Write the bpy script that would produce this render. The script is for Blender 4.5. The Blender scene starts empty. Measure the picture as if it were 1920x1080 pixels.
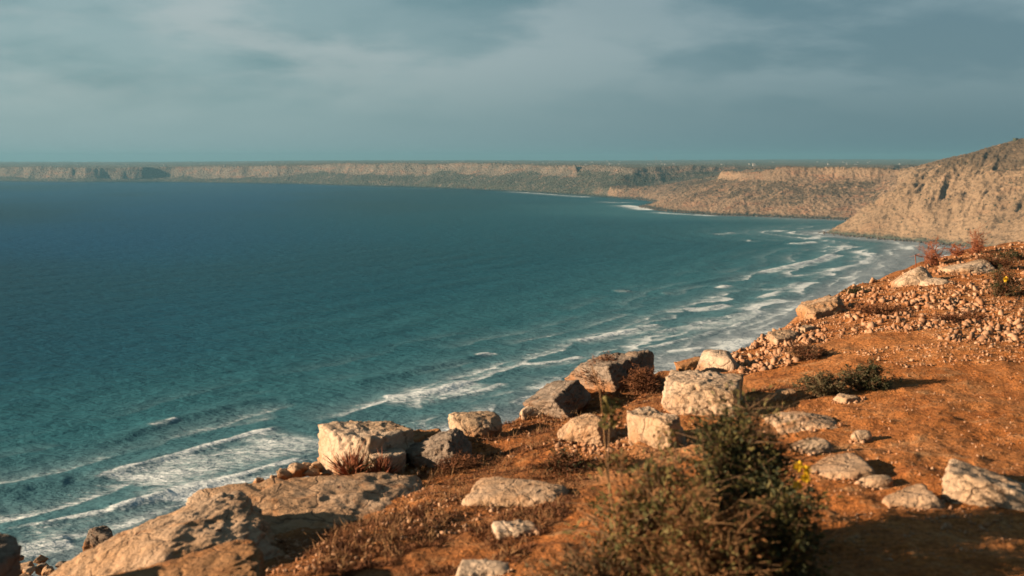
import bpy, bmesh, math, random
import numpy as np
from mathutils import Vector, Matrix, Euler

random.seed(7)
RNG = np.random.default_rng(11)
scene = bpy.context.scene
col = scene.collection

# ------------------------------------------------------------------ camera, sky, sun, exposure
H = 100.0                      # eye height above the sea
F = 1920 * 40 / 36             # focal length in photo pixels
HZ = 300.0                     # photo row of the true horizon
SUN_EL, SUN_AZ = math.radians(15), math.radians(9)     # low sun over the sea, a little behind the camera
TO_SUN = Vector((-math.cos(SUN_EL) * math.cos(SUN_AZ), -math.cos(SUN_EL) * math.sin(SUN_AZ), math.sin(SUN_EL)))

cam_d = bpy.data.cameras.new('camera')
cam = bpy.data.objects.new('camera', cam_d)
col.objects.link(cam)
cam.location = (0, 0, H)
cam.rotation_euler = (math.radians(90), 0, 0)
cam_d.lens = 40
cam_d.sensor_width = 36
cam_d.shift_y = -(540 - HZ) / 1920
cam_d.clip_start = 0.1
cam_d.clip_end = 80000
cam_d.dof.use_dof = True
cam_d.dof.focus_distance = 18
cam_d.dof.aperture_fstop = 2.8
scene.camera = cam

world = bpy.data.worlds.new('World')
scene.world = world
world.use_nodes = True
WN, WL = world.node_tree.nodes, world.node_tree.links
WN.clear()


def wnode(t, **kw):
    n = WN.new(t)
    for k, v in kw.items():
        setattr(n, k, v)
    return n


def wmath(op, a, b=None, clamp=False):
    n = wnode('ShaderNodeMath', operation=op, use_clamp=clamp)
    for i, v in enumerate((a, b)):
        if v is None:
            continue
        if isinstance(v, (int, float)):
            n.inputs[i].default_value = v
        else:
            WL.new(v, n.inputs[i])
    return n.outputs[0]


sky = wnode('ShaderNodeTexSky', sky_type='NISHITA', sun_disc=False, sun_elevation=SUN_EL,
            sun_rotation=math.atan2(TO_SUN.x, TO_SUN.y), altitude=100, air_density=1.0, dust_density=2.0, ozone_density=1.0)
tc = wnode('ShaderNodeTexCoord')
sp = wnode('ShaderNodeSeparateXYZ')
WL.new(tc.outputs['Generated'], sp.inputs[0])
dx, dy, dz = sp.outputs
zc = wmath('ADD', wmath('MAXIMUM', dz, 0.0), 0.24)
cb = wnode('ShaderNodeCombineXYZ')
WL.new(wmath('DIVIDE', dx, zc), cb.inputs[0])
WL.new(wmath('DIVIDE', dy, zc), cb.inputs[1])


def wnoise(scale, detail, off, rough=0.5, dist=0.0):
    m = wnode('ShaderNodeMapping')
    m.inputs['Location'].default_value = off
    WL.new(cb.outputs[0], m.inputs['Vector'])
    n = wnode('ShaderNodeTexNoise')
    n.inputs['Scale'].default_value = scale
    n.inputs['Detail'].default_value = detail
    n.inputs['Roughness'].default_value = rough
    n.inputs['Distortion'].default_value = dist
    WL.new(m.outputs[0], n.inputs['Vector'])
    return n.outputs['Fac']


def wmix(fac, a, b):
    n = wnode('ShaderNodeMix', data_type='RGBA')
    for s, v in ((0, fac), (6, a), (7, b)):
        if isinstance(v, (tuple, list)):
            n.inputs[s].default_value = (*v, 1)
        elif isinstance(v, (int, float)):
            n.inputs[s].default_value = v
        else:
            WL.new(v, n.inputs[s])
    return n.outputs[2]


def wramp(v, lo, hi):
    n = wnode('ShaderNodeMapRange', interpolation_type='SMOOTHSTEP')
    n.inputs[1].default_value, n.inputs[2].default_value = lo, hi
    WL.new(v, n.inputs[0])
    return n.outputs[0]


SKY_GAIN = 0.250
def sc3(c, k=None):
    k = SKY_GAIN if k is None else k
    return tuple(v * k for v in c)
# the cloud deck: brighter towards the sun's side, grey blue away from it
sunside = wramp(wmath('MULTIPLY', dx, -1.0), -0.42, 0.38)
deck = wmix(sunside, sc3((0.106, 0.198, 0.248)), sc3((0.285, 0.408, 0.426)))
dark = wmix(sunside, sc3((0.110, 0.200, 0.245)), sc3((0.130, 0.265, 0.295)))
pale = wmix(sunside, sc3((0.270, 0.370, 0.405)), sc3((0.505, 0.555, 0.550)))
high = wramp(dz, 0.010, 0.085)
over = wramp(dz, 0.02, 0.55)
n1 = wnoise(1.3, 5, (3.1, 1.7, 0.2), 0.5, 0.2)
n2 = wnoise(1.6, 7, (8.3, 4.4, 1.1), 0.53, 0.1)
c1 = wmix(wmath('MULTIPLY', wramp(n1, 0.46, 0.68), high), deck, dark)
c2 = wmix(wmath('MULTIPLY', wmath('MULTIPLY', wramp(n2, 0.44, 0.62), wramp(dz, 0.02, 0.105)), 0.62), c1, pale)
c2 = wmix(wmath('MULTIPLY', over, 0.55), c2, sc3((0.085, 0.150, 0.185)))
bg_sky = wnode('ShaderNodeBackground')
WL.new(sky.outputs[0], bg_sky.inputs[0])
bg_sky.inputs[1].default_value = 0.05
bg_cl = wnode('ShaderNodeBackground')
WL.new(c2, bg_cl.inputs[0])
ms = wnode('ShaderNodeMixShader')
ms.inputs[0].default_value = 0.92
WL.new(bg_sky.outputs[0], ms.inputs[1])
WL.new(bg_cl.outputs[0], ms.inputs[2])
wo = wnode('ShaderNodeOutputWorld')
WL.new(ms.outputs[0], wo.inputs[0])

sun_d = bpy.data.lights.new('sun', 'SUN')
sun_d.energy = 5.0
sun_d.angle = math.radians(0.6)
sun_d.color = (1.0, 0.74, 0.50)
sun = bpy.data.objects.new('sun', sun_d)
col.objects.link(sun)
sun.location = TO_SUN * 300
sun.rotation_euler = TO_SUN.to_track_quat('Z', 'Y').to_euler()

scene.render.engine = 'CYCLES'
vs = scene.view_settings
vs.view_transform = 'Standard'
vs.look = 'None'
vs.exposure = 2.0
vs.gamma = 1.0
vs.use_curve_mapping = False
cy = scene.cycles
cy.max_bounces = 5
cy.diffuse_bounces = 3
cy.glossy_bounces = 2
cy.volume_bounces = 1
cy.transparent_max_bounces = 8
cy.use_denoising = True
cy.caustics_reflective = False
cy.caustics_refractive = False


# ------------------------------------------------------------------ helpers: noise, projection, mesh
_perm = RNG.permutation(256)
_perm = np.concatenate([_perm, _perm, _perm])
_g3 = RNG.normal(size=(256, 3))
_g3 /= np.linalg.norm(_g3, axis=1)[:, None]


def perlin(p):
    p = np.asarray(p, dtype=np.float64)
    i = np.floor(p).astype(np.int64)
    f = p - i
    i &= 255
    u = f * f * f * (f * (f * 6 - 15) + 10)
    out = 0
    two = p.shape[1] == 2
    for a in (0, 1):
        for b in (0, 1):
            for c in ((0,) if two else (0, 1)):
                h = _perm[_perm[i[:, 0] + a] + i[:, 1] + b]
                if not two:
                    h = _perm[h + i[:, 2] + c]
                g = _g3[h]
                d = g[:, 0] * (f[:, 0] - a) + g[:, 1] * (f[:, 1] - b)
                w = (u[:, 0] if a else 1 - u[:, 0]) * (u[:, 1] if b else 1 - u[:, 1])
                if not two:
                    d = d + g[:, 2] * (f[:, 2] - c)
                    w = w * (u[:, 2] if c else 1 - u[:, 2])
                out = out + d * w
    return out


def fbm(p, octaves=4, lac=2.03, gain=0.5, ridged=False):
    p = np.asarray(p, dtype=np.float64)
    a, s, out = 1.0, 0.0, 0
    for k in range(octaves):
        n = perlin(p + 17.3 * k)
        if ridged:
            n = 0.5 - np.abs(n) * 1.6
        out = out + a * n
        s += a
        a *= gain
        p = p * lac
    return out / s * (1.0 if ridged else 1.6)


def smooth(x, a, b):
    t = np.clip((x - a) / (b - a), 0, 1)
    return t * t * (3 - 2 * t)


def P(px, py, d):
    """A point d metres ahead of the eye, seen at photo column px and row py."""
    return np.array(((px - 960) / F * d, d, H - (py - HZ) / F * d))


def on_sea(px, py):
    d = H * F / (py - HZ)
    return ((px - 960) / F * d, d)


def mesh_from(name, v, f, smooth_shade=True):
    """v (n,3), f (m,k) arrays or list of ragged faces."""
    me = bpy.data.meshes.new(name)
    if isinstance(f, np.ndarray):
        v = np.ascontiguousarray(v, dtype=np.float32)
        k = f.shape[1]
        me.vertices.add(len(v))
        me.vertices.foreach_set('co', v.ravel())
        me.loops.add(f.size)
        me.loops.foreach_set('vertex_index', np.ascontiguousarray(f, dtype=np.int32).ravel())
        me.polygons.add(len(f))
        me.polygons.foreach_set('loop_start', np.arange(0, f.size, k, dtype=np.int32))
        me.update(calc_edges=True)
    else:
        me.from_pydata([tuple(p) for p in v], [], f)
        me.update()
    if smooth_shade:
        me.polygons.foreach_set('use_smooth', np.ones(len(me.polygons), dtype=bool))
    return me


def vattr(me, name, arr):
    a = me.attributes.new(name, 'FLOAT', 'POINT')
    a.data.foreach_set('value', np.ascontiguousarray(arr, dtype=np.float32))


def add(name, me, mat=None, parent=None, loc=(0, 0, 0)):
    o = bpy.data.objects.new(name, me)
    col.objects.link(o)
    o.location = loc
    if mat is not None and me is not None and not me.materials:
        me.materials.append(mat)
    if parent is not None:
        o.parent = parent
    return o


def tag(o, label=None, cat=None, group=None, kind=None):
    for k, v in (('label', label), ('category', cat), ('group', group), ('kind', kind)):
        if v:
            o[k] = v
    return o


def grid_faces(nr, nc):
    r, c = np.meshgrid(np.arange(nr - 1), np.arange(nc - 1), indexing='ij')
    a = (r * nc + c).ravel()
    return np.stack([a, a + 1, a + nc + 1, a + nc], axis=1)


def cull(v, f, *arrs):
    used = np.zeros(len(v), bool)
    used[f.ravel()] = True
    m = np.cumsum(used) - 1
    return (v[used], m[f]) + tuple(a[used] for a in arrs)


def seg_dist(x, y, pts):
    """Distance to a polyline, side (+ left of travel), and arc position."""
    best = np.full(x.shape, 1e18)
    side = np.zeros(x.shape)
    arc = np.zeros(x.shape)
    s0 = 0.0
    for (x0, y0), (x1, y1) in zip(pts[:-1], pts[1:]):
        ex, ey = x1 - x0, y1 - y0
        L = math.hypot(ex, ey)
        t = np.clip(((x - x0) * ex + (y - y0) * ey) / (L * L), 0, 1)
        qx, qy = x - x0 - t * ex, y - y0 - t * ey
        d2 = qx * qx + qy * qy
        m = d2 < best
        best = np.where(m, d2, best)
        side = np.where(m, np.sign(ex * (y - y0) - ey * (x - x0)), side)
        arc = np.where(m, s0 + t * L, arc)
        s0 += L
    return np.sqrt(best), side, arc, s0


def inside(x, y, poly):
    r = np.zeros(x.shape, bool)
    n = len(poly)
    for i in range(n):
        (x0, y0), (x1, y1) = poly[i], poly[(i + 1) % n]
        if y0 == y1:
            continue
        r ^= ((y0 > y) != (y1 > y)) & (x < (x1 - x0) * (y - y0) / (y1 - y0) + x0)
    return r


# ------------------------------------------------------------------ materials
class Mat:
    def __init__(self, name):
        self.m = bpy.data.materials.new(name)
        self.m.use_nodes = True
        self.n, self.l = self.m.node_tree.nodes, self.m.node_tree.links
        self.b = self.n['Principled BSDF']
        self.geo = None

    def node(self, t, **kw):
        n = self.n.new(t)
        for k, v in kw.items():
            setattr(n, k, v)
        return n

    def put(self, sock, v):
        if isinstance(v, (tuple, list)):
            sock.default_value = (*(q * 0.73 for q in v), 1) if len(v) == 3 and sock.type == 'RGBA' else v
        elif isinstance(v, (int, float)):
            sock.default_value = v
        else:
            self.l.new(v, sock)

    def set(self, name, v):
        self.put(self.b.inputs[name], v)

    def pos(self, kind='pos'):
        if kind == 'obj':
            return self.node('ShaderNodeTexCoord').outputs['Object']
        if self.geo is None:
            self.geo = self.node('ShaderNodeNewGeometry')
        return self.geo.outputs['Position']

    def normal_z(self):
        self.pos()
        s = self.node('ShaderNodeSeparateXYZ')
        self.l.new(self.geo.outputs['Normal'], s.inputs[0])
        return s.outputs[2]

    def pos_z(self):
        s = self.node('ShaderNodeSeparateXYZ')
        self.l.new(self.pos(), s.inputs[0])
        return s.outputs[2]

    def mapping(self, vec, scale=(1, 1, 1), rot=(0, 0, 0), loc=(0, 0, 0)):
        m = self.node('ShaderNodeMapping')
        self.l.new(vec, m.inputs['Vector'])
        m.inputs['Scale'].default_value = scale
        m.inputs['Rotation'].default_value = rot
        self.put(m.inputs['Location'], loc)
        return m.outputs[0]

    def noise(self, vec, scale, detail=4, rough=0.55, dist=0.0):
        n = self.node('ShaderNodeTexNoise')
        self.l.new(vec, n.inputs['Vector'])
        n.inputs['Scale'].default_value = scale
        n.inputs['Detail'].default_value = detail
        n.inputs['Roughness'].default_value = rough
        n.inputs['Distortion'].default_value = dist
        return n.outputs['Fac']

    def voronoi(self, vec, scale, feature='F1', rnd=1.0):
        n = self.node('ShaderNodeTexVoronoi', feature=feature)
        self.l.new(vec, n.inputs['Vector'])
        n.inputs['Scale'].default_value = scale
        n.inputs['Randomness'].default_value = rnd
        return n.outputs['Distance']

    def ramp(self, v, lo, hi, a=0.0, b=1.0):
        n = self.node('ShaderNodeMapRange', interpolation_type='SMOOTHSTEP')
        for i, q in enumerate((v, lo, hi, a, b)):
            self.put(n.inputs[i], q)
        return n.outputs[0]

    def math(self, op, a, b=0.0, clamp=False):
        n = self.node('ShaderNodeMath', operation=op, use_clamp=clamp)
        self.put(n.inputs[0], a)
        self.put(n.inputs[1], b)
        return n.outputs[0]

    def mix(self, fac, a, b, blend='MIX'):
        n = self.node('ShaderNodeMix', data_type='RGBA', blend_type=blend)
        self.put(n.inputs[0], fac)
        self.put(n.inputs[6], a)
        self.put(n.inputs[7], b)
        return n.outputs[2]

    def bump(self, h, dist, strength=1.0, prev=None):
        n = self.node('ShaderNodeBump')
        n.inputs['Strength'].default_value = strength
        n.inputs['Distance'].default_value = dist
        self.l.new(h, n.inputs['Height'])
        if prev is not None:
            self.l.new(prev, n.inputs['Normal'])
        return n.outputs[0]

    def attr(self, name):
        n = self.node('ShaderNodeAttribute')
        n.attribute_name = name
        return n.outputs['Fac']

    def rand(self):
        return self.node('ShaderNodeObjectInfo').outputs['Random']


def m_sea():
    m = Mat('sea_water')
    p = m.pos()
    sh = m.attr('shallow')
    fo = m.attr('foam')
    off = m.attr('offshore')
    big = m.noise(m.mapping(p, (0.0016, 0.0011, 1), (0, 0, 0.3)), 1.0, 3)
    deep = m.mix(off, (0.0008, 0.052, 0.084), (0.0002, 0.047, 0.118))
    deep = m.mix(m.ramp(big, 0.42, 0.66, 0, 0.6), deep, (0.003, 0.024, 0.036))  # broad dark patches: cloud shadow put into the water colour
    c = m.mix(sh, deep, (0.026, 0.112, 0.142))
    c = m.mix(m.attr('sand'), c, (0.165, 0.205, 0.235))
    streak = m.noise(m.mapping(p, (0.02, 0.10, 1), (0, 0, -0.5)), 1.0, 5, 0.6)
    c = m.mix(m.ramp(streak, 0.35, 0.75, 0, 0.35), c, m.mix(0.5, c, (0.006, 0.03, 0.04)))
    # foam breaks up into lace
    lace = m.noise(m.mapping(p, (0.30, 0.8, 1), (0, 0, -0.45)), 1.0, 6, 0.72, 0.6)
    lace2 = m.noise(m.mapping(p, (0.045, 0.12, 1), (0, 0, -0.5)), 1.0, 4, 0.6)
    l = m.math('ADD', m.math('MULTIPLY', lace, 0.65), m.math('MULTIPLY', lace2, 0.35))
    thr = m.math('SUBTRACT', 0.80, m.math('MULTIPLY', fo, 0.60))
    fm = m.ramp(l, m.math('SUBTRACT', thr, 0.10), m.math('ADD', thr, 0.16))
    fm = m.math('MULTIPLY', fm, m.ramp(fo, 0.02, 0.25))
    fm = m.math('ADD', fm, m.math('MULTIPLY', fo, 0.36), clamp=True)
    c = m.mix(fm, c, (0.58, 0.64, 0.66))
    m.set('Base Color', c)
    m.set('Roughness', m.ramp(fm, 0, 1, 0.32, 0.9))
    m.set('IOR', 1.06)
    m.set('Specular IOR Level', 0.1)
    b1 = m.noise(m.mapping(p, (0.10, 0.16, 0.1), (0, 0, -0.45)), 1.0, 5, 0.62)
    b2 = m.noise(m.mapping(p, (0.5, 0.9, 0.5), (0, 0, -0.3)), 1.0, 4, 0.65)
    b0 = m.noise(m.mapping(p, (0.028, 0.050, 0.1), (0, 0, -0.45)), 1.0, 4, 0.6)
    nb = m.bump(b0, 3.6, 0.8)
    nb = m.bump(b1, 1.9, 0.9, nb)
    nb = m.bump(b2, 0.4, 0.7, nb)
    m.set('Normal', nb)
    return m.m


def m_land(name, rock, rock2, scrub, base, rust, bumpd):
    """Far cliffs and hills: bare rock, rubble, scrub, dark wet rocks at the waterline, fields on top."""
    m = Mat(name)
    p = m.pos()
    nz, z = m.normal_z(), m.pos_z()
    a = m.noise(p, 0.02, 5, 0.6)
    b = m.noise(p, 0.11, 5, 0.65)
    c = m.noise(m.mapping(p, (0.02, 0.02, 0.09)), 1.0, 5, 0.6)
    colr = m.mix(m.ramp(a, 0.35, 0.65), rock, rock2)
    colr = m.mix(m.ramp(c, 0.50, 0.68, 0, 0.55), colr, rust)
    b2 = m.noise(m.mapping(p, (0.030, 0.030, 0.012), (0, 0, 0.5)), 1.0, 6, 0.72, 0.4)
    thr = m.math('SUBTRACT', 0.66, m.math('MULTIPLY', m.attr('scrub'), 0.26))
    mixn = m.math('ADD', m.math('MULTIPLY', b, 0.45), m.math('MULTIPLY', b2, 0.55))
    sc = m.math('MULTIPLY', m.ramp(mixn, m.math('SUBTRACT', thr, 0.03), m.math('ADD', thr, 0.05)), m.ramp(nz, 0.45, 0.70))
    colr = m.mix(m.math('MULTIPLY', sc, 0.85), colr, scrub)
    fields = m.voronoi(m.mapping(p, (0.0035, 0.0012, 0.0)), 1.0)
    fcol = m.mix(m.ramp(fields, 0.2, 0.7), (0.165, 0.135, 0.095), (0.115, 0.105, 0.075))
    fcol = m.mix(m.ramp(b, 0.48, 0.6), fcol, (0.07, 0.072, 0.05))
    colr = m.mix(m.attr('flat'), colr, fcol)
    wl = m.math('ADD', z, m.math('MULTIPLY', b, -9.0))
    colr = m.mix(m.ramp(wl, -3.0, 2.5), base, colr)
    m.set('Base Color', colr)
    m.set('Roughness', 0.95)
    m.set('Specular IOR Level', 0.1)
    h = m.math('ADD', m.noise(p, 0.07, 6, 0.7), m.math('MULTIPLY', m.voronoi(p, 0.16), 0.35))
    m.set('Normal', m.bump(h, bumpd, 1.0))
    return m.m


def m_soil():
    m = Mat('orange_soil')
    p = m.pos()
    a = m.noise(p, 0.9, 5, 0.6)
    b = m.noise(p, 6.0, 6, 0.7)
    g = m.noise(p, 38.0, 4, 0.7)
    v = m.voronoi(p, 26.0)
    c = m.mix(m.ramp(a, 0.36, 0.64), (0.41, 0.150, 0.040), (0.46, 0.195, 0.066))
    c = m.mix(m.ramp(b, 0.50, 0.72), c, (0.50, 0.280, 0.130))
    c = m.mix(m.ramp(b, 0.46, 0.30, 0, 0.8), c, (0.19, 0.062, 0.018))
    c = m.mix(m.ramp(v, 0.20, 0.10, 0, 0.4), c, (0.46, 0.28, 0.15))
    w = m.noise(m.mapping(p, (0.35, 1.1, 1), (0, 0, 0.15)), 1.0, 4, 0.6)
    c = m.mix(m.ramp(w, 0.55, 0.72, 0, 0.6), c, (0.48, 0.30, 0.165))
    c = m.mix(m.ramp(w, 0.44, 0.30, 0, 0.55), c, (0.25, 0.075, 0.02))
    c = m.mix(m.attr('dry'), c, (0.13, 0.050, 0.018))
    c = m.mix(m.attr('scree'), c, m.mix(m.ramp(b, 0.4, 0.6), (0.17, 0.105, 0.065), (0.27, 0.19, 0.13)))
    c = m.mix(m.ramp(g, 0.35, 0.65), m.mix(0.55, c, (0.06, 0.018, 0.005)), c)
    m.set('Base Color', c)
    m.set('Roughness', 0.95)
    m.set('Specular IOR Level', 0.1)
    h = m.math('ADD', m.math('MULTIPLY', b, 1.0), m.math('MULTIPLY', g, 0.35))
    nb = m.bump(h, 0.085, 1.0)
    nb = m.bump(m.ramp(v, 0.0, 0.35), 0.012, 0.7, nb)
    m.set('Normal', nb)
    return m.m


def m_rock(name, pale, warm, stain, lichen=0.5, orange=0.4):
    m = Mat(name)
    o = m.pos('obj')
    r = m.node('ShaderNodeCombineXYZ')
    rr = m.math('MULTIPLY', m.rand(), 37.0)
    for i in range(3):
        m.l.new(rr, r.inputs[i])
    p = m.mapping(o, loc=r.outputs[0])
    nz = m.normal_z()
    a = m.noise(p, 2.2, 5, 0.6)
    b = m.noise(p, 9.0, 6, 0.7)
    d = m.noise(p, 4.0, 5, 0.65, 0.5)
    f = m.noise(p, 30.0, 4, 0.7)
    c = m.mix(m.ramp(a, 0.35, 0.65), pale, warm)
    c = m.mix(m.math('MULTIPLY', m.ramp(d, 0.52, 0.66), orange), c, stain)
    gs = m.node('ShaderNodeSeparateXYZ')
    m.l.new(m.node('ShaderNodeTexCoord').outputs['Generated'], gs.inputs[0])
    foot = m.ramp(m.math('ADD', gs.outputs[2], m.math('MULTIPLY', m.math('SUBTRACT', d, 0.5), 1.3)), 0.74, 0.36)
    c = m.mix(m.math('MULTIPLY', foot, 0.85), c, (0.27, 0.118, 0.042))
    up = m.ramp(nz, 0.25, 0.75)
    band = m.noise(m.mapping(p, (0.8, 0.8, 7.0), (0.15, 0.1, 0)), 1.0, 4, 0.6)
    c = m.mix(m.ramp(band, 0.56, 0.70, 0, 0.45), c, (0.17, 0.105, 0.06))
    li = m.math('MULTIPLY', m.math('MULTIPLY', m.ramp(b, 0.44, 0.60), up), lichen)
    c = m.mix(li, c, (0.075, 0.06, 0.047))
    c = m.mix(m.ramp(b, 0.40, 0.28, 0, 0.5), c, m.mix(0.55, c, (0.20, 0.12, 0.07)))
    pw_ = m.node('ShaderNodeVectorMath', operation='ADD')
    wn = m.node('ShaderNodeTexNoise')
    m.l.new(p, wn.inputs['Vector'])
    wn.inputs['Scale'].default_value = 7.0
    wn.inputs['Detail'].default_value = 4
    m.l.new(p, pw_.inputs[0])
    wv = m.node('ShaderNodeVectorMath', operation='SCALE')
    m.l.new(wn.outputs['Color'], wv.inputs[0])
    wv.inputs['Scale'].default_value = 0.14
    m.l.new(wv.outputs[0], pw_.inputs[1])
    pit = m.voronoi(pw_.outputs[0], 12.0)
    pitn = m.math('MULTIPLY', m.ramp(pit, 0.20, 0.10), m.ramp(m.noise(p, 3.1, 3), 0.55, 0.63))
    c = m.mix(m.math('MULTIPLY', pitn, 0.75), c, (0.11, 0.035, 0.018))
    ck1 = m.ramp(m.voronoi(pw_.outputs[0], 3.2, 'DISTANCE_TO_EDGE'), 0.028, 0.0)
    ck2 = m.ramp(m.voronoi(pw_.outputs[0], 8.5, 'DISTANCE_TO_EDGE'), 0.030, 0.0)
    ck = m.math('MULTIPLY', m.math('MAXIMUM', ck1, m.math('MULTIPLY', ck2, 0.7)), m.ramp(a, 0.40, 0.58, 0.15, 0.8))
    c = m.mix(ck, c, (0.09, 0.05, 0.03))
    m.set('Base Color', c)
    m.set('Roughness', 0.92)
    m.set('Specular IOR Level', 0.15)
    h = m.math('ADD', m.math('MULTIPLY', b, 0.9), m.math('MULTIPLY', f, 0.22))
    crack = m.ramp(m.voronoi(pw_.outputs[0], 3.2, 'DISTANCE_TO_EDGE'), 0.0, 0.035)
    h = m.math('ADD', m.math('SUBTRACT', h, m.math('MULTIPLY', pitn, 0.5)), m.math('MULTIPLY', crack, 0.12))
    nb = m.bump(h, 0.05, 1.0)
    m.set('Normal', nb)
    return m.m


def m_plain(name, c1, c2, scale=40.0, rough=0.85, trans=0.0, vary=0.0):
    m = Mat(name)
    n = m.noise(m.pos(), scale, 3)
    c = m.mix(m.ramp(n, 0.35, 0.65), c1, c2)
    if vary:
        c = m.mix(m.math('MULTIPLY', m.rand(), vary), c, tuple(v * 0.55 for v in c1))
    m.set('Base Color', c)
    m.set('Roughness', rough)
    m.set('Specular IOR Level', 0.2)
    if trans:
        m.set('Transmission Weight', 0.0)
        t = m.node('ShaderNodeBsdfTranslucent')
        m.l.new(c, t.inputs[0])
        mx = m.node('ShaderNodeMixShader')
        mx.inputs[0].default_value = trans
        out = m.n['Material Output']
        m.l.new(m.b.outputs[0], mx.inputs[1])
        m.l.new(t.outputs[0], mx.inputs[2])
        m.l.new(mx.outputs[0], out.inputs[0])
    return m.m


M = dict(
    sea=m_sea(),
    far=m_land('far_cliff_rock', (0.165, 0.135, 0.105), (0.105, 0.093, 0.075), (0.038, 0.044, 0.030), (0.022, 0.030, 0.028), (0.24, 0.125, 0.075), 16.0),
    head=m_land('headland_rock', (0.205, 0.142, 0.093), (0.135, 0.095, 0.064), (0.060, 0.048, 0.032), (0.022, 0.030, 0.028), (0.20, 0.095, 0.055), 8.0),
    hill=m_land('hill_rock', (0.235, 0.165, 0.105), (0.165, 0.115, 0.073), (0.070, 0.052, 0.034), (0.05, 0.062, 0.050), (0.215, 0.135, 0.082), 7.0),
    soil=m_soil(),
    rock_white=m_rock('pale_limestone', (0.44, 0.340, 0.250), (0.35, 0.245, 0.155), (0.27, 0.125, 0.045), 0.30, 0.28),
    rock_grey=m_rock('grey_limestone', (0.22, 0.175, 0.138), (0.16, 0.125, 0.095), (0.21, 0.11, 0.05), 0.8, 0.2),
    rock_warm=m_rock('warm_limestone', (0.37, 0.265, 0.180), (0.33, 0.205, 0.115), (0.27, 0.110, 0.032), 0.14, 0.55),
    rock_orange=m_rock('orange_limestone', (0.27, 0.145, 0.065), (0.26, 0.115, 0.040), (0.25, 0.09, 0.024), 0.2, 0.7),
    rubble=m_plain('rubble_stone', (0.36, 0.225, 0.140), (0.24, 0.105, 0.045), 14.0, 0.95, 0, 0.4),
    scrub=m_plain('dry_scrub_brown', (0.085, 0.031, 0.013), (0.165, 0.068, 0.027), 5.0),
    straw=m_plain('straw', (0.22, 0.125, 0.055), (0.15, 0.075, 0.03), 6.0),
    twig=m_plain('twig_bark', (0.11, 0.062, 0.032), (0.17, 0.10, 0.05), 12.0),
    leaf=m_plain('olive_leaf', (0.075, 0.072, 0.020), (0.140, 0.110, 0.034), 9.0, 0.7, 0.25),
    leaf_dark=m_plain('dark_green_leaf', (0.022, 0.029, 0.010), (0.048, 0.050, 0.017), 9.0, 0.7, 0.2),
    leaf_grey=m_plain('grey_green_leaf', (0.070, 0.065, 0.030), (0.115, 0.095, 0.047), 9.0, 0.8, 0.2),
    leaf_dry=m_plain('dry_leaf', (0.165, 0.080, 0.028), (0.11, 0.046, 0.016), 9.0, 0.85, 0.2),
    red_dry=m_plain('reddish_dry_stem', (0.20, 0.062, 0.030), (0.30, 0.11, 0.05), 9.0),
    yellow=m_plain('yellow_petal', (0.80, 0.55, 0.02), (0.75, 0.45, 0.02), 9.0, 0.7, 0.3),
    house=m_plain('white_house_wall', (0.40, 0.37, 0.34), (0.30, 0.27, 0.25), 0.3),
    metal=m_plain('mast_steel', (0.16, 0.15, 0.15), (0.20, 0.18, 0.17), 0.5),
    far_scrub=m_plain('far_scrub_leaf', (0.030, 0.038, 0.022), (0.055, 0.058, 0.034), 0.05),
)

# ------------------------------------------------------------------ coast and far land
COAST = [on_sea(*q) for q in (
    (-900, 337), (-400, 338), (0, 340), (150, 341.5), (300, 341), (430, 343), (560, 345), (660, 348), (750, 350), (860, 354), (950, 358),
    (1060, 364.5), (1110, 368), (1145, 370.5), (1170, 372), (1192, 373), (1238, 379), (1207, 388.5), (1250, 396), (1300, 400), (1350, 403.5),
    (1400, 405), (1480, 408), (1560, 411), (1660, 416), (1690, 424), (1615, 431), (1553, 437), (1600, 443), (1660, 448.5),
    (1740, 455), (1850, 466), (2050, 500), (2300, 600))]
LAND = COAST + [(3000, 690), (12000, 690), (30000, 30000), (-30000, 30000), (-20000, 5900)]


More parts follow.
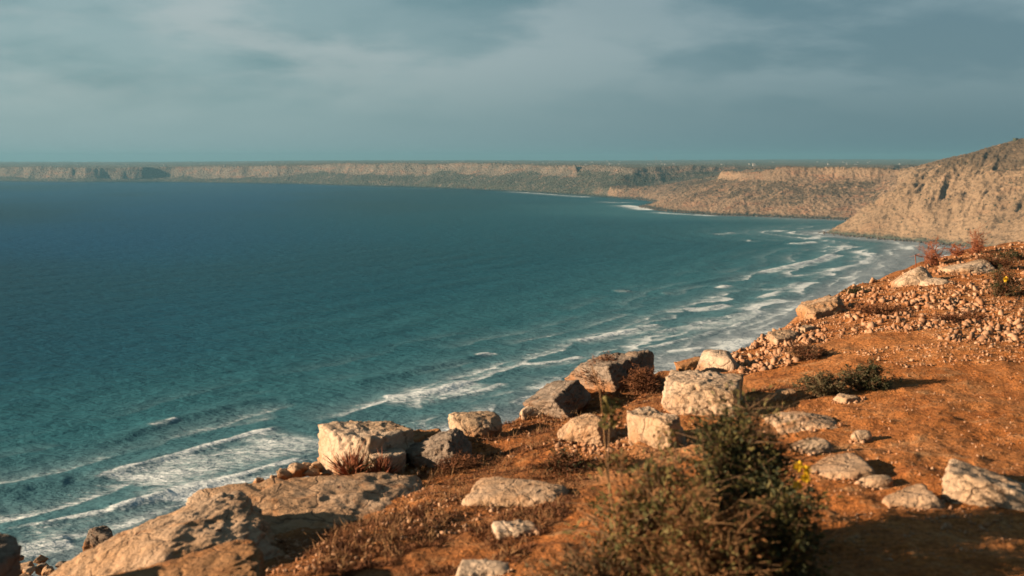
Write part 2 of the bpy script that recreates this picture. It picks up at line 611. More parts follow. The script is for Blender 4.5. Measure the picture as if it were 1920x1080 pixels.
def land_z(x, y):
    d, _, arc, _ = seg_dist(x, y, COAST)
    ins = inside(x, y, LAND)
    d = np.where(ins, d, -d)
    pxs = x / y * F + 960
    p2 = np.stack([x, y], 1)
    far = smooth(y, 2990, 3060)
    # hill weight: near spur on this side of the cove
    hl = smooth(x - (560 + (y - 1700) * 0.40), -55, 55)
    hl = np.where(y < 1660, 1.0, hl) * (1 - smooth(y, 2500, 3000))
    wob = fbm(p2 / 190.0, 5)
    gul = fbm(p2 / 60.0, 4, ridged=True)
    # --- far cliffs
    hp = 62 + 20 * smooth(pxs, 250, 700) - 4 * smooth(pxs, 900, 1150) + 13 * fbm(p2 / 300.0, 4)
    tal = 0.25 + 0.33 * smooth(pxs, 380, 760) + 0.42 * fbm(p2 / 330.0, 4)
    tal = np.clip(tal, 0.12, 0.86)
    tal = np.where(x > 200, np.maximum(tal, 0.82), tal)
    gul2 = fbm(p2 / 24.0 + 13, 3, ridged=True)
    d2 = np.where(x > 200, np.minimum(d, y - 3075 - 0.16 * (x - 240)), d)
    dd = d2 + wob * 38 + gul * 24 + gul2 * 7
    tw = 60 + 110 * tal
    zf = np.where(dd < tw, hp * tal * np.clip(dd / tw, -0.2, 1) ** 0.9 if False else hp * tal * np.clip(dd / tw, -0.3, 1), hp * (tal + (1 - tal) * smooth(dd, tw, tw + 22)))
    capz = 27 * smooth(d + gul * 8, 3, 16) + 3 * wob + np.minimum(0.17 * np.clip(x - 380, 0, None), 46)
    zf = np.where(x > 200, np.maximum(zf, capz * smooth(x, 200, 250)), zf)
    # --- headland: long rubble slope under a cliff band
    hh = 81 + 5 * fbm(p2 / 260.0, 3) + 3 * smooth(pxs, 1440, 1475) - 7 * (1 - smooth(pxs, 1400, 1470))
    dh = d + wob * 20 + gul * 12 + fbm(p2 / 14.0 + 13, 3, ridged=True) * 6
    zh = np.where(dh < 155, hh * 0.76 * np.clip(dh / 155, -0.3, 1) ** 1.0, hh * (0.76 + 0.24 * smooth(dh, 155, 170)))
    # --- hill: steep bare face, rounding off to a scrubby shoulder
    dq = d + wob * 16 + gul * 10
    zs = 0.62 * np.clip(dq, -20, 1e9)
    strk = fbm(np.stack([arc / 34.0 + d / 90.0, d / 170.0], 1), 4, ridged=True)
    strk2 = fbm(np.stack([arc / 11.0 + d / 30.0, d / 60.0], 1) + 40, 3, ridged=True)
    zs = zs + (strk * 23 + strk2 * 8) * smooth(d, 5, 70)
    cap = 88 + 0.255 * (x - 613 - (y - 1700) * 0.37) - 0.10 * np.clip(y - 2100, 0, None) + 5 * fbm(p2 / 120.0, 3)
    kk = 9.0
    hm_ = np.clip(0.5 + 0.5 * (cap - zs) / kk / 2, 0, 1)
    zl = cap * (1 - hm_) + zs * hm_ - kk * hm_ * (1 - hm_)
    z = zh * (1 - hl) + zl * hl
    z = z * (1 - far) + zf * far
    # low dark red spur on the far side of the cove
    low = smooth(y, 2540, 2700) * smooth(y, 3190, 3130) * smooth(x, 200, 250)
    z = z * (1 - low) + np.minimum(z, capz) * low
    # plateau
    flat = np.where(hl > 0.5, 0, smooth(np.where(far > 0.5, dd - tw - 18, dh - 168), 0, 40))
    far_rise = 14 * smooth(y, 5200, 12000) + 16 * smooth(y, 7000, 14000) * smooth(pxs, 1000, 1600)
    z = z + flat * (far_rise + 4.0 * fbm(p2 / 900.0, 3)) - flat * 3.0
    rough = fbm(p2 / 26.0, 4, ridged=True)
    rockb = fbm(p2 / 9.0, 3)
    k = np.where(far > 0.5, 9.0, 6.5) * (1 - 0.8 * flat)
    z = z + rough * k * smooth(d, 2, 40) + rockb * (2.6 * (1 - flat)) * smooth(d, 0, 14)
    z = np.where(d < 0, np.minimum(z, 0) - 1.5 + np.clip(d, -8, 0) * 0.3 + np.maximum(0, fbm(p2 / 7.0, 3) * 3.4) * smooth(d, -9, -1), z + 0.8)
    scrub = hl * (0.30 + 0.85 * smooth(z - 0.12 * d, 55, 95)) + (1 - hl) * (1 - far) * (0.25 + 0.5 * smooth(z, 10, 40) * smooth(z, 66, 58)) + far * (0.72 * smooth(dd, tw + 2, tw - 12) + 0.12)
    scrub = np.clip(scrub + wob * (0.6 - 0.4 * far), 0, 1)
    return z, d, flat, scrub, hl, far


def land_grid(px, ys):
    X = (px[None, :] - 960) / F * ys[:, None]
    Y = np.repeat(ys[:, None], len(px), 1)
    x, y = X.ravel(), Y.ravel()
    z, d, flat, scrub, hl, far = land_z(x, y)
    v = np.stack([x, y, z], 1)
    f = grid_faces(len(ys), len(px))
    keep = (d[f] > -9).any(axis=1)
    return v, f[keep], flat, scrub, hl, d


def land_obj(name, v, f, flat, scrub, mat):
    v, f, flat, scrub = cull(v, f, flat, scrub)
    me = mesh_from(name, v, f)
    vattr(me, 'flat', flat)
    vattr(me, 'scrub', scrub)
    o = add(name, me, mat)
    tag(o, kind='structure')
    return o


ys = np.concatenate([np.arange(900, 2000, 3.2), np.arange(2000, 3060, 6.0)])
v, f, flat, scrub, hl, d = land_grid(np.arange(1090, 2300, 2.2), ys)
fh = hl[f].mean(axis=1) > 0.5
land_obj('hill', v, f[fh], flat, scrub, M['hill'])
land_obj('headland', v, f[~fh], flat, scrub, M['head'])
ys = np.concatenate([np.arange(3048, 6500, 13.0), 6500 * 1.02 ** np.arange(0, 46)])
v, f, flat, scrub, hl, d = land_grid(np.arange(-260, 2000, 3.6), ys)
land_obj('far_cliffs', v, f, flat, scrub, M['far'])

# ------------------------------------------------------------------ the sea
pys = np.concatenate([np.arange(334, 420, 0.8), np.arange(420, 700, 1.35), np.arange(700, 1105, 1.9)])
rows = H * F / (pys[::-1] - HZ)
rows = np.concatenate([[20, 60, 120, 180, 230], rows])
cols = np.concatenate([[-9000, -4000, -1500, -600, -250], np.arange(-60, 1990, 3.1), [2200, 2600, 3600, 6000]])
X = ((cols[None, :] - 960) / F * rows[:, None]).ravel()
Y = np.repeat(rows[:, None], len(cols), 1).ravel()
XY = np.stack([X, Y], 1)
seaz = np.zeros(len(X))
foam = np.zeros(len(X))
# each breaker: crest line in photo columns/rows laid on the sea, crest height, crest foam, wash foam, wash width in metres
SWELL = [
    ([(140, 906), (230, 881), (330, 854), (430, 826), (530, 797)], 0.8, 0.95, 0.74, 66),
    ([(-60, 1003), (70, 986), (200, 960), (262, 941), (330, 925), (420, 900), (520, 872), (600, 850)], 0.7, 0.95, 0.45, 18),
    ([(195, 961), (262, 943), (335, 926)], 0.6, 1.0, 0.75, 9),
    ([(175, 836), (240, 818), (290, 799), (336, 786), (430, 762), (520, 742)], 0.9, 0.0, 0.0, 5),
    ([(275, 803), (336, 786)], 0.3, 0.85, 0.2, 6),
    ([(-60, 930), (80, 910), (140, 906)], 0.8, 0.0, 0.0, 5),
    ([(-60, 1040), (60, 1028), (150, 1012)], 0.6, 0.8, 0.7, 14),
    ([(690, 748), (780, 743), (830, 733), (892, 714)], 1.1, 0.95, 0.75, 26),
    ([(805, 753), (860, 742), (905, 731), (952, 717)], 0.7, 0.85, 0.45, 14),
    ([(640, 722), (760, 700), (850, 680), (925, 661)], 0.9, 0.0, 0.0, 5),
    ([(888, 669), (922, 661)], 0.3, 1.0, 0.4, 9),
    ([(950, 685), (1010, 683), (1055, 678), (1095, 667)], 0.8, 0.9, 0.5, 18),
    ([(1050, 645), (1110, 636), (1180, 621), (1245, 607)], 1.0, 0.95, 0.55, 22),
    ([(1000, 705), (1080, 690), (1180, 660), (1300, 633), (1400, 602), (1438, 574)], 0.5, 0.72, 0.0, 8),
    ([(1180, 632), (1290, 610), (1380, 590), (1430, 577)], 0.5, 0.3, 0.62, 40),
    ([(1270, 582), (1320, 578), (1366, 570)], 0.9, 0.9, 0.85, 18),
    ([(1338, 541), (1368, 535)], 0.8, 1.0, 0.5, 9),
    ([(1375, 541), (1440, 543), (1472, 540), (1505, 527)], 0.7, 0.6, 0.55, 22),
    ([(1412, 561), (1445, 552), (1470, 543)], 0.5, 0.95, 0.5, 10),
    ([(1395, 517), (1440, 508), (1478, 500), (1530, 489), (1570, 474)], 1.2, 0.98, 0.7, 22),
    ([(1430, 523), (1500, 516), (1550, 509), (1612, 495), (1646, 474)], 0.5, 0.9, 0.5, 14),
    ([(1380, 520), (1330, 527), (1260, 540)], 0.9, 0.0, 0.0, 6),
    ([(1468, 456), (1500, 457), (1530, 453)], 0.8, 0.95, 0.5, 16),
    ([(1500, 450), (1520, 447), (1537, 443)], 0.6, 0.85, 0.3, 12),
    ([(1540, 462), (1575, 463), (1597, 460)], 0.5, 0.85, 0.65, 30),
    ([(1390, 452), (1412, 451)], 0.7, 0.95, 0.3, 10),
    ([(1330, 439), (1362, 438), (1382, 436)], 0.9, 0.7, 0.1, 9),
    ([(1428, 436), (1450, 434), (1470, 431)], 0.6, 0.7, 0.2, 12),
    ([(1600, 520), (1560, 528), (1500, 540), (1450, 570)], 0.2, 0.35, 0.2, 14),
    ([(1575, 522), (1604, 517)], 0.4, 0.75, 0.2, 8),
    ([(1600, 548), (1560, 560), (1500, 578)], 0.2, 0.45, 0.1, 6),
    ([(1640, 470), (1690, 466), (1650, 456)], 0.2, 0.35, 0.25, 20),
    ([(1240, 661), (1282, 657), (1322, 650)], 0.4, 0.85, 0.2, 8),
    ([(1285, 669), (1340, 658), (1400, 642)], 0.3, 0.75, 0.1, 6),
    ([(955, 760), (985, 748), (1010, 742)], 0.5, 0.75, 0.5, 16),
    ([(1150, 547), (1182, 545)], 0.7, 0.7, 0.1, 8),
    ([(1240, 551), (1268, 550)], 0.6, 0.5, 0.1, 8),
    ([(1158, 384), (1185, 386), (1208, 390), (1225, 395)], 0.6, 0.95, 0.8, 60),
    ([(1120, 378), (1160, 380), (1190, 379)], 0.4, 0.7, 0.4, 50),
    ([(1215, 397), (1260, 400.5), (1310, 403), (1360, 406)], 0.4, 0.8, 0.4, 12),
    ([(1400, 408), (1480, 411), (1540, 414)], 0.3, 0.5, 0.25, 12),
    ([(940, 358.5), (1000, 362), (1060, 366.5), (1130, 371)], 0.4, 0.8, 0.35, 30),
    ([(560, 346.3), (700, 350.3), (860, 356)], 0.3, 0.25, 0.1, 25),
    ([(-40, 341.5), (60, 341.8), (200, 342.8)], 0.3, 0.35, 0.2, 25),
]
for pts, hgt, cf, wf, ww in SWELL:
    W = [on_sea(*q) for q in pts]
    x0, y0 = np.min(W, axis=0) - 120
    x1, y1 = np.max(W, axis=0) + 120
    s = np.where((X > x0) & (X < x1) & (Y > y0) & (Y < y1))[0]
    if not len(s):
        continue
    sx = X[s] + fbm(XY[s] / 14.0, 3) * 2.6
    sy = Y[s] + fbm(XY[s] / 14.0 + 50, 3) * 2.6
    dist, side, arc, L = seg_dist(sx, sy, W)
    if W[-1][0] < W[0][0]:
        side = -side
    ends = smooth(arc, -0.01, 0.16 * L) * smooth(arc, L * 1.001, 0.86 * L)
    ends = np.maximum(ends, 0.0)
    shoreward = np.where(side < 0, dist, 0)            # the coast lies on the right of every crest line
    seaward = np.where(side >= 0, dist, 0)
    wid = max(2.6, 0.0080 * W[0][1])
    seaz[s] += hgt * ends * np.where(side >= 0, np.exp(-(dist / 9.0) ** 2), np.exp(-(dist / 3.6) ** 2))
    patch = 0.72 + 0.5 * fbm(np.stack([arc / 30.0, 0 * arc + hgt * 7.1], 1), 3)
    fo = cf * np.exp(-(np.maximum(seaward * 1.8, shoreward * 0.8) / wid) ** 2) * patch
    if wf:
        wash = np.where(side < 0, smooth(dist, ww, ww * 0.25), 0) * wf * (0.75 + 0.45 * fbm(XY[s] / 40.0, 3))
        fo = np.maximum(fo, wash)
    foam[s] = np.maximum(foam[s], fo * ends)
# the shore under the near slopes, then swell and sheets of surf running in parallel to it
SHORE = COAST[:31] + [(455, 1260), (318, 960), (232, 790), (150, 640), (82, 520), (20, 415), (-45, 318), (-105, 240), (-190, 150), (-300, 60)]
dc, _, arc, _ = seg_dist(X, Y, SHORE)
wv = fbm(XY / 130.0, 3)
amp = 0.34 * smooth(Y, 2600, 1000) * smooth(dc, 900, 120)
seaz += amp * np.sin(dc / 6.6 + 3.2 * wv) * np.clip(0.55 + 1.1 * fbm(XY / 170.0 + 9, 2), 0, 2)
seaz += 0.18 * fbm(XY / 7.0, 3) * smooth(Y, 900, 500)
for step, shift, lo, hi, gain in ((41.0, 0.0, 160, 50, 1.3), (27.0, 3.3, 200, 80, 0.9), (17.0, 8.1, 80, 20, 0.95)):
    ph = dc / step + 1.1 * fbm(XY / 120.0 + shift, 3) + 0.16 * fbm(XY / 17.0 + shift, 3)
    fr = ph - np.floor(ph)
    row = np.floor(ph)
    seen = smooth(fbm(np.stack([arc / 95.0 + row * 7.7, row * 3.1 + shift], 1), 3), -0.22, 0.18)
    sheet = np.exp(-fr * 2.3) * smooth(fr, 0.0, 0.10) * seen * smooth(dc, lo, hi) * smooth(dc, 2, 12)
    foam = np.maximum(foam, gain * sheet * smooth(Y, 2300, 1500) * (0.8 + 0.4 * wv))
foam = np.maximum(foam, 0.16 * smooth(dc + 40 * wv, 170, 50) * smooth(Y, 2100, 1600))
shallow = smooth(dc + 90 * fbm(XY / 170.0, 4), 380, 20) * smooth(Y, 3800, 2000) * 0.95 + 0.22 * smooth(dc, 1100, 300) * smooth(Y, 3200, 2000)
sand = smooth(dc + 18 * fbm(XY / 55.0, 4), 62, 18) * smooth(Y, 2300, 1700)
offshore = smooth(X + 0.10 * Y + 120 * fbm(XY / 500.0, 3), 150, -420)
f = grid_faces(len(rows), len(cols))
V = np.stack([X, Y, seaz], 1)
me = mesh_from('sea', V, f)
for nm, a in (('foam', np.clip(foam, 0, 1)), ('shallow', np.clip(shallow, 0, 1)), ('sand', np.clip(sand, 0, 1)), ('offshore', offshore)):
    vattr(me, nm, a)
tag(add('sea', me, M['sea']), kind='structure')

# ------------------------------------------------------------------ haze in the air over the bay
bm = bmesh.new()
bmesh.ops.create_cube(bm, size=1.0)
bmesh.ops.scale(bm, vec=(40000, 21000, 190), verts=bm.verts)
bmesh.ops.translate(bm, vec=(0, 6000, 86), verts=bm.verts)
me = bpy.data.meshes.new('haze')
bm.to_mesh(me)
bm.free()
hm = bpy.data.materials.new('haze_air')
hm.use_nodes = True
hm.node_tree.nodes.clear()
pv = hm.node_tree.nodes.new('ShaderNodeVolumePrincipled')
pv.inputs['Color'].default_value = (0.105, 0.250, 0.345, 1)
pv.inputs['Density'].default_value = 0.000088
pv.inputs['Anisotropy'].default_value = 0.1
ho = hm.node_tree.nodes.new('ShaderNodeOutputMaterial')
hm.node_tree.links.new(pv.outputs[0], ho.inputs['Volume'])
tag(add('haze', me, hm), kind='stuff')

# ------------------------------------------------------------------ the cliff top in the foreground
GP = [  # photo column, row, metres ahead: points of the ground
    (1900, 640, 9.5), (1900, 800, 6.6), (1900, 1000, 4.7), (1900, 1080, 4.2), (1600, 1000, 4.7), (1600, 800, 6.8), (1600, 680, 9.0),
    (1900, 560, 11.5), (1920, 500, 14.0), (1920, 440, 18.6), (1800, 459, 17.5), (1740, 478, 16.5), (1680, 506, 15.5), (1600, 530, 14.3),
    (1530, 568, 13.0), (1500, 603, 12.5), (1380, 648, 11.5), (1290, 680, 10.8), (1240, 703, 10.5), (1100, 735, 10.2), (980, 788, 9.5),
    (900, 806, 9.3), (850, 812, 9.0), (770, 856, 8.7), (600, 897, 8.3), (540, 915, 7.6), (400, 962, 6.8), (250, 1010, 6.0), (110, 1090, 5.0),
    (500, 1060, 5.2), (700, 1010, 5.8), (900, 1000, 5.5), (950, 925, 6.5), (1000, 840, 8.0), (1150, 820, 8.0), (1320, 700, 9.8),
    (1300, 800, 7.5), (1300, 1000, 4.9), (1450, 740, 8.4), (1750, 600, 11.0), (1700, 700, 8.6), (1450, 900, 5.6), (1750, 900, 5.5),
    (1100, 1000, 5.2), (1650, 580, 12.0), (1780, 520, 14.0), (2300, 600, 11.0), (2300, 460, 20.0), (2300, 1000, 4.6)]
_g = np.array([(g[0], math.log(g[2])) for g in GP])
_gz = np.array([P(*g)[2] for g in GP])
EDGE = [(-30, -60), (-9, -8), (-5, -3), (-3.6, 0.5), (-2.7, 3.2)] + [tuple(P(*q)[:2]) for q in (
    (110, 1090, 5.2), (250, 1010, 6.2), (400, 962, 7.0), (540, 915, 7.9), (600, 897, 8.6), (770, 850, 9.0), (850, 812, 9.3), (980, 788, 9.8),
    (1100, 730, 10.8), (1240, 703, 11.0), (1290, 680, 11.1), (1380, 648, 11.9), (1500, 603, 12.9), (1530, 568, 13.9), (1600, 538, 15.1),
    (1680, 518, 16.3), (1740, 490, 17.4), (1800, 470, 18.6), (1920, 452, 19.8))] + [(13, 22), (20, 26), (45, 42), (140, 120)]


BANKS = [(590, 782, 830, 8.35), (758, 886, 855, 8.15), (838, 942, 795, 9.0), (983, 1098, 745, 9.6), (1066, 1205, 705, 10.2), (1236, 1440, 755, 8.1), (1176, 1300, 825, 7.3),
         (1036, 1170, 815, 7.9), (1296, 1392, 688, 10.4), (1744, 1960, 925, 5.2), (1655, 1760, 945, 5.15), (1484, 1560, 842, 6.2), (1518, 1628, 880, 5.75), (1440, 1570, 800, 7.1),
         (866, 1075, 940, 6.35), (1676, 1760, 545, 14.0), (1770, 1866, 512, 14.6), (1498, 1590, 585, 12.9)]


def ground_z(x, y, fine=True):
    x, y = np.asarray(x, float), np.asarray(y, float)
    r = np.maximum(y, 1.0)
    u, w = np.clip(x / r * F + 960, -600, 3000), np.log(np.clip(y, 2.5, 30))
    wt = 0
    zs = 0
    for (gu, gw), gz in zip(_g, _gz):
        d2 = ((u - gu) / 170.0) ** 2 + ((w - gw) / 0.13) ** 2
        k = np.exp(-0.5 * np.minimum(d2, 60)) + 1e-4 / (1 + d2) ** 2
        wt = wt + k
        zs = zs + k * gz
    z = zs / wt
    for l_, r_, row, dd in BANKS:           # soil and grit lie banked against the rocks
        bx, by = ((l_ + r_) / 2 - 960) / F * dd, dd
        sg = (r_ - l_) / F * dd * 0.55
        k = np.exp(-0.5 * (((x - bx) / sg) ** 2 + ((y - by) / sg) ** 2))
        z = z + k * np.clip(H - (row - HZ) / F * dd - z, 0, 0.16)
    p2 = np.stack([x, y], 1)
    dist, side, _, _ = seg_dist(x, y, EDGE)
    e = np.where(side > 0, dist, -dist)          # + beyond the brink
    e = e + 0.22 + 0.30 * fbm(p2 / 1.6, 3)
    k = np.clip(e, 0, None)
    drop = 0.85 * k * k / (k + 0.14) + np.clip(k - 4, 0, None) * 0.55
    z = z - drop - 0.10 * np.exp(-(e / 0.6) ** 2)
    big = smooth(k, 2, 30)
    z = z + big * 2.6 * fbm(p2 / 9.0, 4)
    if fine:
        z = z + 0.060 * fbm(p2 / 0.75, 4) + 0.034 * fbm(p2 / 0.19, 4) + smooth(k, 0.05, 1.0) * 0.16 * fbm(p2 / 0.6 + 31, 4, ridged=True)
    return np.maximum(z, -3.0), e


def dryness(x, y, e):
    """Where the ground is covered by dry brown plants."""
    u = x / np.maximum(y, 1) * F + 960
    n = fbm(np.stack([x, y], 1) / 0.8 + 5, 3)
    w = smooth(e, -3.2, -1.0) * smooth(u, 1330, 1200) * smooth(y, 4.2, 5.2)
    w = np.maximum(w, smooth(e, -1.6, -0.3) * smooth(u, 1300, 1400) * 0.6)
    w = np.maximum(w, 0.9 * smooth(y, 6.6, 5.8) * smooth(u, 1050, 900) * smooth(e, -2.5, -1.2))
    return np.clip(w * (0.55 + 1.3 * n), 0, 1)


az = np.radians(np.concatenate([np.linspace(-75, -28, 45)[:-1], np.linspace(-28, 28, 560), np.linspace(28, 75, 45)[1:]]))
rr = np.concatenate([[0.3, 0.8, 1.3, 1.7], 2.0 * (24 / 2.0) ** np.linspace(0, 1, 360), 24 * (170 / 24) ** np.linspace(0, 1, 70)[1:]])
X = (np.sin(az)[None, :] * rr[:, None]).ravel()
Y = (np.cos(az)[None, :] * rr[:, None]).ravel()
Z, E = ground_z(X, Y)
me = mesh_from('ground', np.stack([X, Y, Z], 1), grid_faces(len(rr), len(az)))
vattr(me, 'dry', 0.75 * dryness(X, Y, E))
vattr(me, 'scree', smooth(E, 0.25, 1.4))
tag(add('ground', me, M['soil']), kind='structure')


HIT_PX = np.arange(-100, 2050, 10.0)
HIT_D = 2.6 * (24 / 2.6) ** np.linspace(0, 1, 220)
_hx = ((HIT_PX[None, :] - 960) / F * HIT_D[:, None]).ravel()
HIT_Z = ground_z(_hx, np.repeat(HIT_D, len(HIT_PX)), False)[0].reshape(len(HIT_D), -1)


def hit(px, py, near=2.6, far=24.0):
    """Where the sight lines through these photo points meet the ground."""
    px, py = np.atleast_1d(np.asarray(px, float)), np.atleast_1d(np.asarray(py, float))
    res = np.full(len(px), np.nan)
    for dd, row in zip(HIT_D, HIT_Z):
        zr = H - (py - HZ) / F * dd
        m = np.isnan(res) & (zr <= np.interp(px, HIT_PX, row))
        res[m] = dd
    return (px - 960) / F * res, res


def gz(x, y):
    z, _ = ground_z(np.atleast_1d(x), np.atleast_1d(y))
    return z


# ------------------------------------------------------------------ boulders
_ico = {}


def ico(n):
    if n not in _ico:
        b = bmesh.new()
        bmesh.ops.create_icosphere(b, subdivisions=n, radius=1.0)
        b.verts.index_update()
        _ico[n] = (np.array([v.co[:] for v in b.verts]), np.array([[v.index for v in f.verts] for f in b.faces]))
        b.free()
    return _ico[n]


def rock_shape(w, dp, h, seed, yaw=0, roll=0, pw=26, cuts=5, rough=0.09, sub=5, layers=0.0, planes=()):
    """A weathered block: rounded box with random faces knocked off, then fractured and pitted."""
    r = np.random.default_rng(seed)
    D, faces = ico(sub)
    N = [(1, 0, 0, 1), (-1, 0, 0, 1), (0, 1, 0, 1), (0, -1, 0, 1), (0, 0, 1, 1), (0, 0, -1, 1)]
    for k in range(cuts):
        n = r.normal(size=3)
        n /= np.linalg.norm(n)
        N.append((*n, r.uniform(0.86, 1.12)))
    for q in planes:
        n = np.array(q[:3], float)
        n /= np.linalg.norm(n)
        N.append((*n, q[3]))
    s = 0
    for a, b_, c, hh in N:
        s = s + np.clip((D @ np.array((a, b_, c))) / hh, 0, None) ** pw
    v = D * (s ** (-1 / pw))[:, None]
    off = r.uniform(-50, 50, 3)
    n1 = fbm(v * 1.1 + off, 3)
    n2 = fbm(v * 2.6 + off, 4, ridged=True)
    n3 = fbm(v * 6.5 + off, 4)
    n4 = fbm(v * np.array((2.2, 2.2, 5.0)) + off + 9, 3, ridged=True)
    pit = smooth(fbm(v * 4.2 - off, 2), 0.30, 0.55)
    disp = 1 + rough * (1.4 * n1 + 1.0 * n2 + 0.7 * n4 + 0.75 * n3 - 0.6 * pit)
    if layers:
        disp = disp + layers * np.sin(v[:, 2] * 9 + 3 * n1)
    v = v * disp[:, None]
    v = v * np.array((w, dp, h)) / 2
    cy_, sy_ = math.cos(yaw), math.sin(yaw)
    v = v @ np.array(((cy_, -sy_, 0), (sy_, cy_, 0), (0, 0, 1))).T
    cr, sr = math.cos(roll), math.sin(roll)
    v = v @ np.array(((cr, 0, sr), (0, 1, 0), (-sr, 0, cr))).T
    return v, faces


FEET = []


def rock(name, box, dist, seed, mat, label, cat='rock', yaw=0.0, roll=0.0, deep=0.8, sink=0.25, group=None, **kw):
    """box = photo columns and rows (left, right, top, bottom) that the rock spans, dist metres ahead."""
    name = {'outcrop': 'rock_outcrop'}.get(cat, cat)
    l, r_, t, b_ = box
    w, h = (r_ - l) / F * dist, (b_ - t) / F * dist
    v, faces = rock_shape(w, w * deep, h, seed, yaw, roll, **kw)
    for ax, want in ((0, w), (2, h)):
        ext = v[:, ax].max() - v[:, ax].min()
        v[:, ax] *= want / ext
    top, low = v[:, 2].max(), v[:, 2].min()
    v[:, 2] = np.where(v[:, 2] < low * 0.3, v[:, 2] - sink * h * smooth(-v[:, 2], -low * 0.3, -low), v[:, 2])
    mid = (v[:, 0].max() + v[:, 0].min()) / 2
    base = v[:, 2].min()
    v[:, 0] -= mid
    v[:, 2] -= base
    z_top = P(0, t, dist + 0.36 * (v[:, 1].max() - v[:, 1].min()))[2]
    loc = (((l + r_) / 2 - 960) / F * dist, dist, z_top - (top - base))
    me = mesh_from(name, v, faces)
    o = add(name, me, M[mat], loc=loc)
    FEET.append((loc[0], loc[1], w * 0.5, (v[:, 1].max() - v[:, 1].min()) * 0.5))
    tag(o, label, cat, group)
    return o


R = math.radians
rock('boulder', (590, 782, 775, 900), 8.35, 3, 'rock_white', 'large pale block-shaped boulder with bright face and dark shaded side above the sea', 'boulder',
     yaw=R(-52), deep=0.95, pw=44, cuts=2, rough=0.085, sub=6, planes=((-0.3, 0.3, 1, 1.10),))
rock('boulder', (690, 762, 838, 905), 8.0, 41, 'rock_white', 'low pale rock behind the spiky tuft at the foot of the large block', 'rock', yaw=R(15), cuts=6)
rock('boulder', (758, 886, 792, 905), 8.15, 19, 'rock_grey', 'grey pitted rock slab leaning beside the large pale block', 'rock', yaw=R(-25), roll=R(-32), deep=0.7, rough=0.10, sub=6)
rock('boulder', (738, 845, 797, 872), 8.7, 23, 'rock_orange', 'orange weathered rock wedged behind the grey pitted slab', 'rock', yaw=R(20), roll=R(-12), rough=0.12, sub=5)
rock('boulder', (838, 942, 769, 830), 9.0, 29, 'rock_white', 'rounded pale rock on the brink, between orange rock and brown slope', 'rock', yaw=R(10), pw=6, sub=5)
rock('boulder', (980, 1108, 697, 800), 9.6, 37, 'rock_grey', 'grey boulder tilted towards the sea, in front of the long dark boulder', 'boulder', yaw=R(-48), roll=R(-34), deep=0.8, sub=6, rough=0.075, pw=26, cuts=4)
rock('boulder', (974, 1022, 757, 795), 9.55, 53, 'rock_white', 'small pale stone under the seaward end of the tilted grey boulder', 'rock', yaw=R(8))
rock('boulder', (1060, 1212, 650, 745), 10.2, 43, 'rock_grey', 'long boulder with shaded side, topped by dry brush, on the brink', 'boulder', yaw=R(-55), roll=R(-13), deep=0.6, sub=6, rough=0.09, pw=24, cuts=5, planes=((-0.8, 0, 0.7, 0.9),))
rock('boulder', (1168, 1228, 651, 735), 10.1, 47, 'rock_grey', 'dark rounded rock at the landward end of the long boulder', 'rock', yaw=R(20), pw=7, sub=5)
rock('boulder', (1236, 1405, 692, 800), 8.1, 61, 'rock_white', 'broad white boulder with flat top and bright face, behind the green bush', 'boulder', yaw=R(-20), deep=0.9, pw=40, cuts=1, rough=0.09, sub=6, sink=0.1, planes=((-0.9, -0.5, -0.55, 1.0), (-0.2, -0.6, 0.9, 1.15)))
rock('boulder', (1176, 1300, 757, 870), 7.3, 67, 'rock_white', 'pale upright rock with dark hollow beside it, below the broad white boulder', 'rock', yaw=R(-46), pw=30, cuts=4, rough=0.095, sub=6, planes=((0.2, 0.6, 0.8, 0.95),))
rock('boulder', (1036, 1170, 763, 860), 7.9, 71, 'rock_warm', 'pale and orange rock at the head of the small stone heap', 'rock', yaw=R(-30), roll=R(-16), rough=0.08, sub=6, pw=30, cuts=4)
rock('boulder', (1296, 1392, 653, 712), 10.4, 73, 'rock_white', 'angular pale rock at the lower end of the rubble bank', 'rock', yaw=R(-30), pw=11, cuts=8, rough=0.08)
rock('boulder', (1266, 1322, 668, 705), 10.5, 79, 'rock_orange', 'small bright orange rock on the brink beside the angular pale rock', 'rock', roll=R(-15), rough=0.12)
# upper slope
rock('boulder', (1676, 1760, 498, 575), 14.0, 83, 'rock_white', 'pale slab leaning uphill on the upper slope', 'rock', roll=R(-38), yaw=R(-20), deep=0.6, pw=11, rough=0.06)
rock('boulder', (1728, 1790, 520, 562), 13.6, 89, 'rock_white', 'whitish round-ended rock right next to the leaning pale slab', 'rock', yaw=R(10), pw=7)
rock('boulder', (1770, 1866, 486, 530), 14.6, 97, 'rock_white', 'flat grey-white slab above the round-ended rock on the upper slope', 'rock', roll=R(-14), deep=0.7)
rock('boulder', (1678, 1724, 545, 578), 13.3, 101, 'rock_orange', 'orange-stained stone at the foot of the leaning pale slab', 'rock', roll=R(-20))
rock('boulder', (1498, 1590, 552, 612), 12.9, 103, 'rock_warm', 'crumbling pale knob on the skyline of the rubble bank', 'rock', yaw=R(12), rough=0.14, roll=R(-15))
rock('boulder', (1440, 1500, 618, 650), 11.4, 107, 'rock_white', 'pale rock half buried among the stones of the rubble bank', 'rock', yaw=R(12), rough=0.12)
rock('boulder', (1490, 1530, 608, 632), 11.8, 109, 'rock_white', 'small white rock on top of the rubble bank', 'rock', yaw=R(30), rough=0.1)
